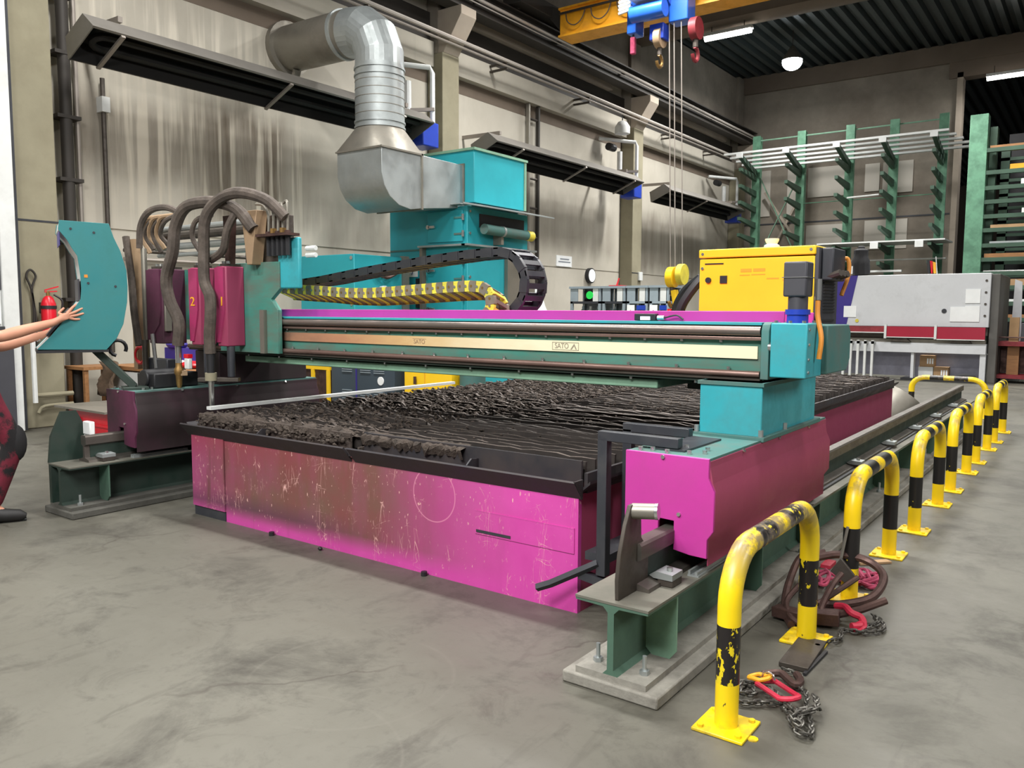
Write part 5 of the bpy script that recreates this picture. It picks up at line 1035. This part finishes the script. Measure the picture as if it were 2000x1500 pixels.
# ================================================================ left edge clutter
ex = T('fire_extinguisher', 'red fire extinguisher hanging on the leftmost concrete pillar', 'extinguisher', (-10.68, 4.78, 1.2))
P('cylinder', MB().lathe((-10.68, 4.78, 1.2), [(.06, 0), (.085, .03), (.085, .36), (.06, .43), (.03, .46)], 16), M_red, ex); P('valve', MB().cyl((-10.68, 4.78, 1.66), (-10.68, 4.78, 1.72), .022, 10), M_brass, ex); P('lever', MB().bar((-10.68, 4.74, 1.73), (-10.66, 4.9, 1.78), .02, .015).bar((-10.68, 4.74, 1.71), (-10.66, 4.88, 1.72), .02, .015), M_red, ex)
P('strap', MB().cyl((-10.68, 4.78, 1.5), (-10.68, 4.78, 1.54), .092, 16), M_black, ex); P('wall_hook', MB().box(-10.8, -10.74, 4.72, 4.84, 1.45, 1.58), M_black, ex); P('hose', MB().tube(spline([(-10.66, 4.84, 1.68), (-10.62, 4.92, 1.6), (-10.62, 4.9, 1.45), (-10.62, 4.88, 1.3)], 4), .014, 6), M_black, ex)
hk = T('cable_hook', 'looped dark cable hanging on the pillar left of the fire extinguisher', 'cable', (-10.76, 4.62, 1)); P('loop', MB().tube(spline([(-10.76, 4.62, .95), (-10.76, 4.64, 1.5), (-10.76, 4.62, 1.75), (-10.76, 4.57, 1.9), (-10.76, 4.62, 1.98), (-10.76, 4.68, 1.9), (-10.76, 4.63, 1.74), (-10.76, 4.66, 1.4), (-10.76, 4.66, 1.0)], 5), .014, 6), M_runway, hk)
hb = T('hose_bracket', 'pale tube bracket low on the leftmost pillar', 'bracket', (-10.75, 4.8, .4)); P('tube', MB().cyl((-10.72, 4.6, .42), (-10.72, 5.05, .42), .03, 8), M_pcol, hb); P('lower_tube', MB().tube(spline([(-10.72, 4.62, .2), (-10.72, 4.7, .28), (-10.72, 5.05, .29)], 4), .02, 8), M_pcol, hb)
gt = T('grey_post', 'slim dark grey door post left of the pillar behind the worker', 'post', (-10.5, 4.3, 0)); P('post', MB().box(-10.5, -10.44, 4.06, 4.26, 0, 1.15), M_motor, gt); P('white_tube', MB().cyl((-10.55, 4.52, .35), (-10.55, 4.52, 1.1), .03, 8), M_white, gt)
bn = T('workbench', 'white fronted workbench with wooden top behind the left carriage', 'workbench', (-9.3, 5.6, 0))
P('wooden_top', MB().box(-10.35, -7.6, 5.3, 6.05, .74, .79), M_wood, bn, .004)
for x in (-10.3, -9.55, -8.8): P('drawer_front', MB().box(x, x+.7, 5.33, 5.35, .3, .72), M_white, bn, .004)
P('carcass', MB().box(-10.3, -7.7, 5.35, 6.0, .02, .72), M_white, bn)
for x0, z, m_, lab, nm_ in ((-9.7, .79, M_blue, 'dark blue folded cloth on the workbench', 'folded_cloth'), (-9.2, .79, M_white, 'white rag on the workbench', 'rag'), (-8.9, .79, M_red, 'red tool handle on the workbench behind the torches', 'tool')):
    ONE(nm_, MB().sph((x0, 5.6, z+.045), (.16, .12, .05), 10, 6), m_, lab, 'cloth' if nm_ != 'tool' else 'tool')
ONE('bundle', MB().box(-9.65, -9.25, 5.7, 6.0, .79, 1.02).sph((-9.45, 5.75, 1.06), (.17, .12, .06), 10, 6), M_purple, 'blue bundle right of the console on the workbench', 'bundle'); ONE('red_cloth', MB().sph((-9.42, 5.55, .84), (.2, .1, .05), 10, 6), M_pinkr, 'red cloth beside the blue bundle on the workbench', 'cloth')
st = T('wooden_stand', 'brown wooden stand right of the leftmost pillar', 'stand', (-10.75, 5.3, 0))
for x in (-10.98, -10.55):
    for y in (5.1, 5.55): P('leg', MB().box(x, x+.05, y, y+.05, 0, .74), M_wood, st)
P('top', MB().box(-11.0, -10.48, 5.08, 5.62, .72, .76), M_wood, st); P('shelf', MB().box(-11.0, -10.48, 5.08, 5.62, .2, .23), M_wood, st); P('back', MB().box(-11.0, -10.5, 5.58, 5.61, .2, .74), M_black, st)
cb = MB(); rr = random.Random(9); pts_ = []
for j in range(7):
    for i in range(9): a = i/8; cb.v.append((-10.32+.42*a+.03*math.sin(j*1.3), 5.2+.05*math.sin(a*9+j*.7)+.02*rr.random(), .84-.07*j-.02*math.sin(a*7)))
for j in range(6):
    for i in range(8): cb.f.append([j*9+i, j*9+i+1, j*9+i+10, j*9+i+9]); cb.k.append(0)
rg = ONE('brown_cloth', cb, M_brownrag, 'brown cloth hanging over the bench end under the console', 'cloth'); sm = rg.modifiers.new('thick', 'SOLIDIFY'); sm.thickness = .02
tbx = T('red_toolbox', 'bright red steel box on the floor between rail and pillar', 'box', (-9.3, 4.75, 0))
P('body', MB().box(-9.68, -8.75, 4.5, 5.0, .04, .36), M_red, tbx, .015); P('rib', MB().box(-9.69, -8.74, 4.485, 4.5, .19, .22), M_red, tbx, .004); P('corner_block', MB().box(-9.66, -9.4, 4.47, 4.5, .2, .27), M_black, tbx); P('label_plate', MB().box(-9.62, -9.4, 4.48, 4.5, .05, .17), M_paper, tbx)
for x in (-9.6, -8.85): P('runner', MB().box(x, x+.08, 4.52, 4.98, 0, .04), M_black, tbx)
ONE('grey_board', MB().box(-9.85, -8.7, 4.42, 5.05, .362, .385), M_zincd, 'grey metal board lying on the red box', 'board')
ONE('white_rag', MB().box(-6.19, -6.11, 2.98, 3.02, .40, .56).box(-6.19, -6.08, 2.975, 3.015, .56, .66), M_paper, 'white cloth strip hanging at the end of the left rail', 'rag', bv=.008)

# ================================================================ floor clutter by the hoops
def chain(name, label, path, link, r, m, cat='chain', par=None):
    t = par or T(name, label, cat, (path[0][0], path[0][1], 0))
    base = MB().tube([(math.cos(a)*link*.5 if abs(math.cos(a)) > 2 else (link*.28*math.cos(a)+(link*.22 if math.cos(a) > 0 else -link*.22)), link*.3*math.sin(a), 0) for a in [2*PI*i/12 for i in range(12)]], r, 5, closed=True).mesh('chain_link', m)
    p = [Vector(q) for q in path]; L = [0]
    for i in range(1, len(p)): L.append(L[-1]+(p[i]-p[i-1]).length)
    pitch = link*.74; n = int(L[-1]/pitch); rr = random.Random(len(path))
    for k in range(n):
        s = k*pitch; i = max(1, min(len(p)-1, next((j for j in range(1, len(L)) if L[j] >= s), len(L)-1))); f = (s-L[i-1])/max(1e-6, L[i]-L[i-1])
        c = p[i-1].lerp(p[i], f); d = (p[i]-p[i-1]).normalized()
        o = P('chain_link', base, m, t); M_ = d.to_track_quat('X', 'Z').to_matrix().to_4x4() @ Matrix.Rotation((PI/4 if k % 2 else -PI/4)+rr.uniform(-.3, .3), 4, 'X')
        o.matrix_local = Matrix.Translation(c-Vector(ORG[t.name])) @ M_
    return t
p1 = spline([(-1.0, 3.30, .02), (-.93, 3.27, .02), (-.90, 3.17, .02), (-.86, 3.12, .025), (-.83, 3.02, .02), (-.79, 2.93, .02), (-.76, 2.83, .02), (-.80, 2.81, .03), (-.85, 2.88, .03), (-.80, 2.9, .05), (-.84, 2.97, .03), (-.78, 2.98, .05), (-.88, 2.95, .02), (-.92, 2.99, .02), (-.98, 2.96, .02), (-1.03, 2.92, .02), (-1.09, 2.93, .02), (-1.10, 3.0, .02), (-1.07, 3.05, .025), (-1.02, 3.0, .03), (-1.06, 2.95, .04), (-1.08, 3.03, .045), (-1.0, 3.06, .04), (-.9, 2.97, .045), (-.82, 2.88, .05), (-.79, 2.82, .05), (-.83, 2.85, .06), (-.78, 2.95, .06), (-.81, 3.06, .05), (-.85, 3.1, .05)], 6)
cs1 = chain('chain_sling', 'steel chain sling with a red oblong ring on the floor behind the nearest hoop foot', p1, .034, .0042, M_chain)
def ob(cx, cy, z, a, L, w): return [(cx+math.cos(a)*((L-w)*.5*(1 if math.cos(t) > 0 else -1)+w*.5*math.cos(t))-math.sin(a)*w*.5*math.sin(t), cy+math.sin(a)*((L-w)*.5*(1 if math.cos(t) > 0 else -1)+w*.5*math.cos(t))+math.cos(a)*w*.5*math.sin(t), z+.012*math.cos(t)) for t in [2*PI*i/24 for i in range(24)]]
P('oblong_ring', MB().tube(ob(-.945, 3.035, .05, -.62, .2, .085), .0105, 8, True), M_pinkr, cs1, label='red oblong master ring')
P('tag_ring', MB().tube(ob(-1.035, 3.09, .055, -.3, .085, .06), .009, 8, True), M_text_y, cs1, label='yellow coupling ring'); P('sling_hook', MB().tube(spline([(-1.06, 3.2, .02), (-1.0, 3.23, .03), (-.96, 3.2, .03), (-.915, 3.16, .03), (-.91, 3.21, .03), (-.94, 3.26, .03)], 5), .016, 8), M_rust, cs1)
P('snap_clip', MB().tube(arc((-1.0, 3.09, .06), .025, 0, PI, 8, 'y'), .004, 5), M_bright, cs1)
ONE('flat_bar', MB().bar((-.985, 3.36, .012), (-1.0, 3.70, .012), .12, .02), M_steel, 'dark flat steel bar on the floor at the far foot of the nearest hoop', 'bar', bv=.002); ONE('thin_bar', MB().bar((-.93, 3.33, .006), (-.92, 3.62, .006), .014, .012), M_black, 'thin black rod on the floor beside the flat bar', 'rod')
def clampshape(name, label, pts, r, loc=None):
    t = T(name, label, 'clamp', (pts[0][0], pts[0][1], 0)); P('bow', MB().tube(spline(pts, 6), r, 8), M_rust, t); return t
c1 = clampshape('lifting_clamp', 'rust brown lifting clamp bow nearest the rail, left of the hoop leg', [(-1.13, 3.80, .02), (-1.21, 3.95, .03), (-1.255, 4.15, .10), (-1.25, 4.35, .2), (-1.15, 4.42, .22)], .019)
P('jaw', MB().bar((-1.24, 3.9, .04), (-1.08, 3.86, .05), .07, .05), M_rust, c1, .004); P('bow', MB().tube(spline([(-1.17, 4.05, .14), (-1.2, 3.95, .08), (-1.15, 3.84, .05), (-1.08, 3.8, .03)], 6), .014, 8), M_rust, c1)
c2 = clampshape('lifting_clamp', 'rust brown lifting clamp leaning on the second hoop, its long arm reaching towards the aisle', [(-1.17, 4.28, .22), (-1.06, 4.36, .24), (-.93, 4.4, .22), (-.84, 4.34, .17), (-.86, 4.2, .10), (-.98, 4.12, .06), (-1.08, 4.1, .05)], .021)
P('bow', MB().tube([(-1.02, 3.97, .03), (-.88, 4.08, .07), (-.79, 4.16, .11)], .019, 8), M_rust, c2); P('bow', MB().tube([(-1.08, 4.05, .06), (-.95, 4.28, .16)], .014, 8), M_rust, c2)
c3 = clampshape('lifting_clamp', 'dark lifting clamp in the middle of the heap behind the nearest hoop', [(-1.03, 3.9, .02), (-1.04, 3.98, .08), (-1.02, 4.08, .16), (-1.0, 4.16, .2)], .016); P('jaw', MB().bar((-1.1, 3.92, .04), (-.95, 3.95, .05), .09, .06), M_rust, c3, .004)
chain('chain_sling', 'short steel chain between the heap of clamps and the hoop foot', spline([(-.93, 3.72, .02), (-.9, 3.78, .02), (-.92, 3.88, .02), (-.83, 3.92, .02), (-.77, 4.0, .02), (-.79, 4.1, .02), (-.84, 4.14, .03), (-.8, 4.05, .03), (-.87, 3.97, .02)], 6), .034, .0042, M_chain)
hk2 = T('red_sling_hook', 'bright pinkish red hook lying in the heap of clamps', 'hook', (-.94, 4.05, .03)); P('hook', MB().tube(spline([(-1.0, 4.08, .06), (-.95, 4.05, .075), (-.91, 4.0, .07), (-.87, 4.02, .05), (-.85, 3.98, .03), (-.89, 3.93, .03)], 5), .017, 8), M_pinkr, hk2); P('eye', MB().tube(ob(-.86, 3.95, .03, 1.2, .06, .045), .008, 7, True), M_pinkr, hk2)
rr = random.Random(11)
def webbing(label, cx, cy, sx, sy, nlp):
    t = T('lifting_sling', label, 'sling', (cx, cy, 0)); pts = []
    for i in range(nlp*7):
        a = i*.93; pts.append((cx+sx*math.sin(a*1.0+rr.uniform(-.2, .2))*rr.uniform(.6, 1), cy+sy*math.cos(a*1.37)*rr.uniform(.6, 1), .014+.035*rr.random()))
    P('webbing', MB().tube(spline(pts, 4), .009, 5), M_pink, t); return t
webbing('crumpled pink lifting sling on the floor right of the second hoop leg', -1.03, 4.72, .12, .16, 6); webbing('crumpled pink sling on the floor left of the second hoop leg', -1.22, 4.56, .08, .14, 4)
pr_ = T('grey_shackle', 'grey flat shackle leaning against the second hoop leg', 'shackle', (-1.06, 4.42, .1)); P('plate', MB().prism([(-1.09, .16), (-1.0, .10), (-.97, .16), (-1.04, .24)], 'y', 4.3, 4.318), M_steel, pr_, .003); P('strap', MB().tube([(-1.045, 4.32, .22), (-1.02, 4.335, .4)], .008, 6), M_zincd, pr_)
ONE('paper_strip', MB().bar((-1.12, 5.05, .008), (-.98, 5.2, .008), .05, .012), M_card, 'pale wooden strip on the floor behind the pink sling', 'strip')
ONE('red_scrap', MB().box(-1.3, -1.23, 4.85, 4.98, 0, .02), M_pinkr, 'small red scrap lying on the edge of the rail plinth', 'scrap')

# ================================================================ the worker, mostly outside the left edge
def w2(u, v, z): q = Vector((-6.1, 2.95, 0))+W_*u-D_*v; return (q.x, q.y, z)       # u along the console, v towards the camera
def skin(name, verts, edges, radii, mat, root=0, lv=2):
    me = bpy.data.meshes.new(name); me.from_pydata([v for v in verts], edges, []); o = bpy.data.objects.new(name, me); COL.objects.link(o)
    o.modifiers.new('skin', 'SKIN').use_smooth_shade = True
    for i, r in enumerate(radii): me.skin_vertices[0].data[i].radius = (r, r) if not isinstance(r, tuple) else r
    me.skin_vertices[0].data[root].use_root = True; s = o.modifiers.new('sub', 'SUBSURF'); s.levels = s.render_levels = lv
    bpy.context.view_layer.update()
    out = bpy.data.meshes.new_from_object(o.evaluated_get(bpy.context.evaluated_depsgraph_get())); bpy.data.objects.remove(o)
    out.materials.clear(); out.materials.append(mat); out.polygons.foreach_set('use_smooth', [True]*len(out.polygons)); out.name = name; return out
class Fig:
    def __init__(s): s.v = []; s.e = []; s.r = []
    def p(s, q, r, fr=None):
        s.v.append(q); s.r.append(r)
        if fr is not None: s.e.append((fr, len(s.v)-1))
        return len(s.v)-1
F = Fig(); pel = F.p(w2(-.66, .04, .98), .14)
sp1 = F.p(w2(-.71, .04, 1.12), .125, pel); ch = F.p(w2(-.76, .04, 1.30), .15, sp1); nk0 = F.p(w2(-.77, .04, 1.46), .09, ch); nk = F.p(w2(-.765, .04, 1.52), .055, nk0)
hd0 = F.p(w2(-.745, .04, 1.59), .075, nk); hd = F.p(w2(-.73, .04, 1.67), .095, hd0); hd2 = F.p(w2(-.735, .04, 1.74), .075, hd)
JN = {}
for sd, v in (('n', .16), ('f', -.14)):
    hip = F.p(w2(-.65, .5*v+.04, .93), .105, pel)
    if sd == 'n': kn, an, to_ = w2(-.455, .13, .56), w2(-.60, .12, .11), w2(-.50, .13, .04)
    else: kn, an, to_ = w2(-.60, -.10, .52), w2(-.84, -.12, .12), w2(-.70, -.12, .04)
    th = F.p(tuple((Vector(w2(-.65, .5*v+.04, .93))+Vector(kn))/2), .085, hip); k = F.p(kn, .065, th); cf = F.p(tuple(Vector(kn)*.62+Vector(an)*.38), .058, k); a = F.p(an, .04, cf); F.p(to_, .035, a)
    sh = F.p(w2(-.76, v*1.15+.04, 1.40), .07, ch)
    if sd == 'n': el, wr, kb = w2(-.52, .09, 1.30), w2(-.165, .03, 1.405), w2(-.105, .03, 1.445)
    else: el, wr, kb = w2(-.53, -.16, 1.22), w2(-.23, -.24, 1.31), w2(-.17, -.26, 1.34)
    u_ = F.p(tuple((Vector(w2(-.76, v*1.15+.04, 1.40))+Vector(el))/2), .05, sh); e = F.p(el, .044, u_); fm = F.p(tuple(Vector(el)*.65+Vector(wr)*.35), .046, e); w_ = F.p(wr, .029, fm)
    pm_ = F.p(kb, (.038, .018), w_); JN[sd] = (pm_, wr, kb)
    # fingers: rooted in the palm, unequal, slightly bent against the panel
    kbv = Vector(kb)
    if sd == 'n':
        tips = [((-.045, .012, 1.515), (-.02, -.0, 1.535)), ((-.03, .018, 1.48), (.02, .006, 1.508)), ((-.028, .018, 1.452), (.026, .008, 1.47)), ((-.04, .018, 1.425), (.0, .008, 1.425))]
        thb = ((-.14, -.0, 1.47), (-.10, -.015, 1.51))
    else:
        tips = [((-.12, -.27, 1.37), (-.09, -.28, 1.37)), ((-.11, -.27, 1.35), (-.07, -.28, 1.345)), ((-.11, -.265, 1.33), (-.075, -.275, 1.32)), ((-.12, -.26, 1.31), (-.09, -.27, 1.295))]
        thb = ((-.19, -.25, 1.37), (-.15, -.26, 1.39))
    for q1, q2 in tips+[thb]:
        a0 = F.p(tuple(Vector(w2(*q1))*.45+kbv*.55), .0125, pm_); a1 = F.p(w2(*q1), .0105, a0); F.p(w2(*q2), .008, a1)
wk = T('person', 'person cut off at the left edge, in dark red and black trousers, pushing the console', 'person', w2(-.65, .04, 0))
bodym = skin('body', F.v, F.e, F.r, M_skin); off = Vector(ORG[wk.name]); bodym.transform(Matrix.Translation(-off))
bo = bpy.data.objects.new('body', bodym); COL.objects.link(bo); bo.parent = wk; ORG[bo.name] = tuple(off)
def cloth(name, keep, scale, mat, extra=None):
    """a garment grown over the chosen joints of the body"""
    idx = {}; v = []; e = []; r = []
    for i in keep: idx[i] = len(v); v.append(F.v[i]); q = F.r[i]; q = q if not isinstance(q, tuple) else q[0]; r.append(q*scale+.008)
    for a, b in F.e:
        if a in idx and b in idx: e.append((idx[a], idx[b]))
    me = skin(name, v, e, r, mat); me.transform(Matrix.Translation(-off)); o = bpy.data.objects.new(name, me); COL.objects.link(o); o.parent = wk; ORG[o.name] = tuple(off); return o
first = {}
legs = []; arms = []
n_leg = 8
blk = [i for i in range(len(F.v))]
# joint order per side: hip, thigh, knee, calf, ankle, toe, shoulder, upper arm, elbow, forearm, wrist, palm, 15 finger joints
a0 = 8; b0 = a0+12+15
cloth('trousers', [sp1, pel]+[a0+i for i in range(5)]+[b0+i for i in range(5)], 1.06, M_trou)
cloth('shirt', [pel, sp1, ch, nk0]+[a0+6, a0+7]+[b0+6, b0+7], 1.14, M_shirt)
for q0 in (a0, b0):
    an, to_ = Vector(F.v[q0+4]), Vector(F.v[q0+5]); d = (to_-an); d.z = 0; d.normalize(); m = MB()
    c = Vector((an.x, an.y, 0)); L_ = [c-d*.07, c-d*.02, c+d*.08, c+d*.16, c+d*.20]
    m.tube([(p_.x, p_.y, .005+h) for p_, h in zip(L_, (.06, .065, .045, .038, .03))], [.05, .06, .048, .042, .02], 12); P('shoe', m, M_shoe, wk)
    P('shoe_sole', MB().tube([(p_.x, p_.y, .012) for p_ in L_], [.012]*5, 6), M_black, wk)
kn = Vector(F.v[a0+2]); P('knee_patch', MB().sph((kn.x+.005, kn.y+.012, kn.z+.0), (.068, .069, .13), 14, 9), M_troub, wk)
hc = Vector(F.v[hd]); P('hair', MB().sph((hc.x-.02*W_.x, hc.y-.02*W_.y, hc.z+.06), (.102, .102, .085), 14, 9), M_hair, wk)
fw = Vector((W_.x, W_.y, 0)); sdv = Vector((D_.x, D_.y, 0))
P('nose', MB().sph(tuple(hc+fw*.086+Vector((0, 0, -.01))), (.016, .016, .022), 8, 6), M_skin, wk); P('mouth', MB().sph(tuple(hc+fw*.076+Vector((0, 0, -.055))), (.016, .022, .006), 8, 6), M_redd, wk)
for s_ in (-1, 1): P('eye', MB().sph(tuple(hc+fw*.074+sdv*(.033*s_)+Vector((0, 0, .025))), .012, 8, 6), M_ink, wk); P('ear', MB().sph(tuple(hc+sdv*(.093*s_)), (.014, .02, .03), 8, 6), M_skin, wk)
wr = Vector(JN['f'][1]); P('wrist_watch', MB().cyl(tuple(wr-fw*.06+Vector((0, 0, -.02))), tuple(wr-fw*.035+Vector((0, 0, -.012))), .038, 14), M_bright, wk, label='bright wrist watch')
for o in list(bpy.data.objects):
    if o.type == 'EMPTY': o.empty_display_size = .05
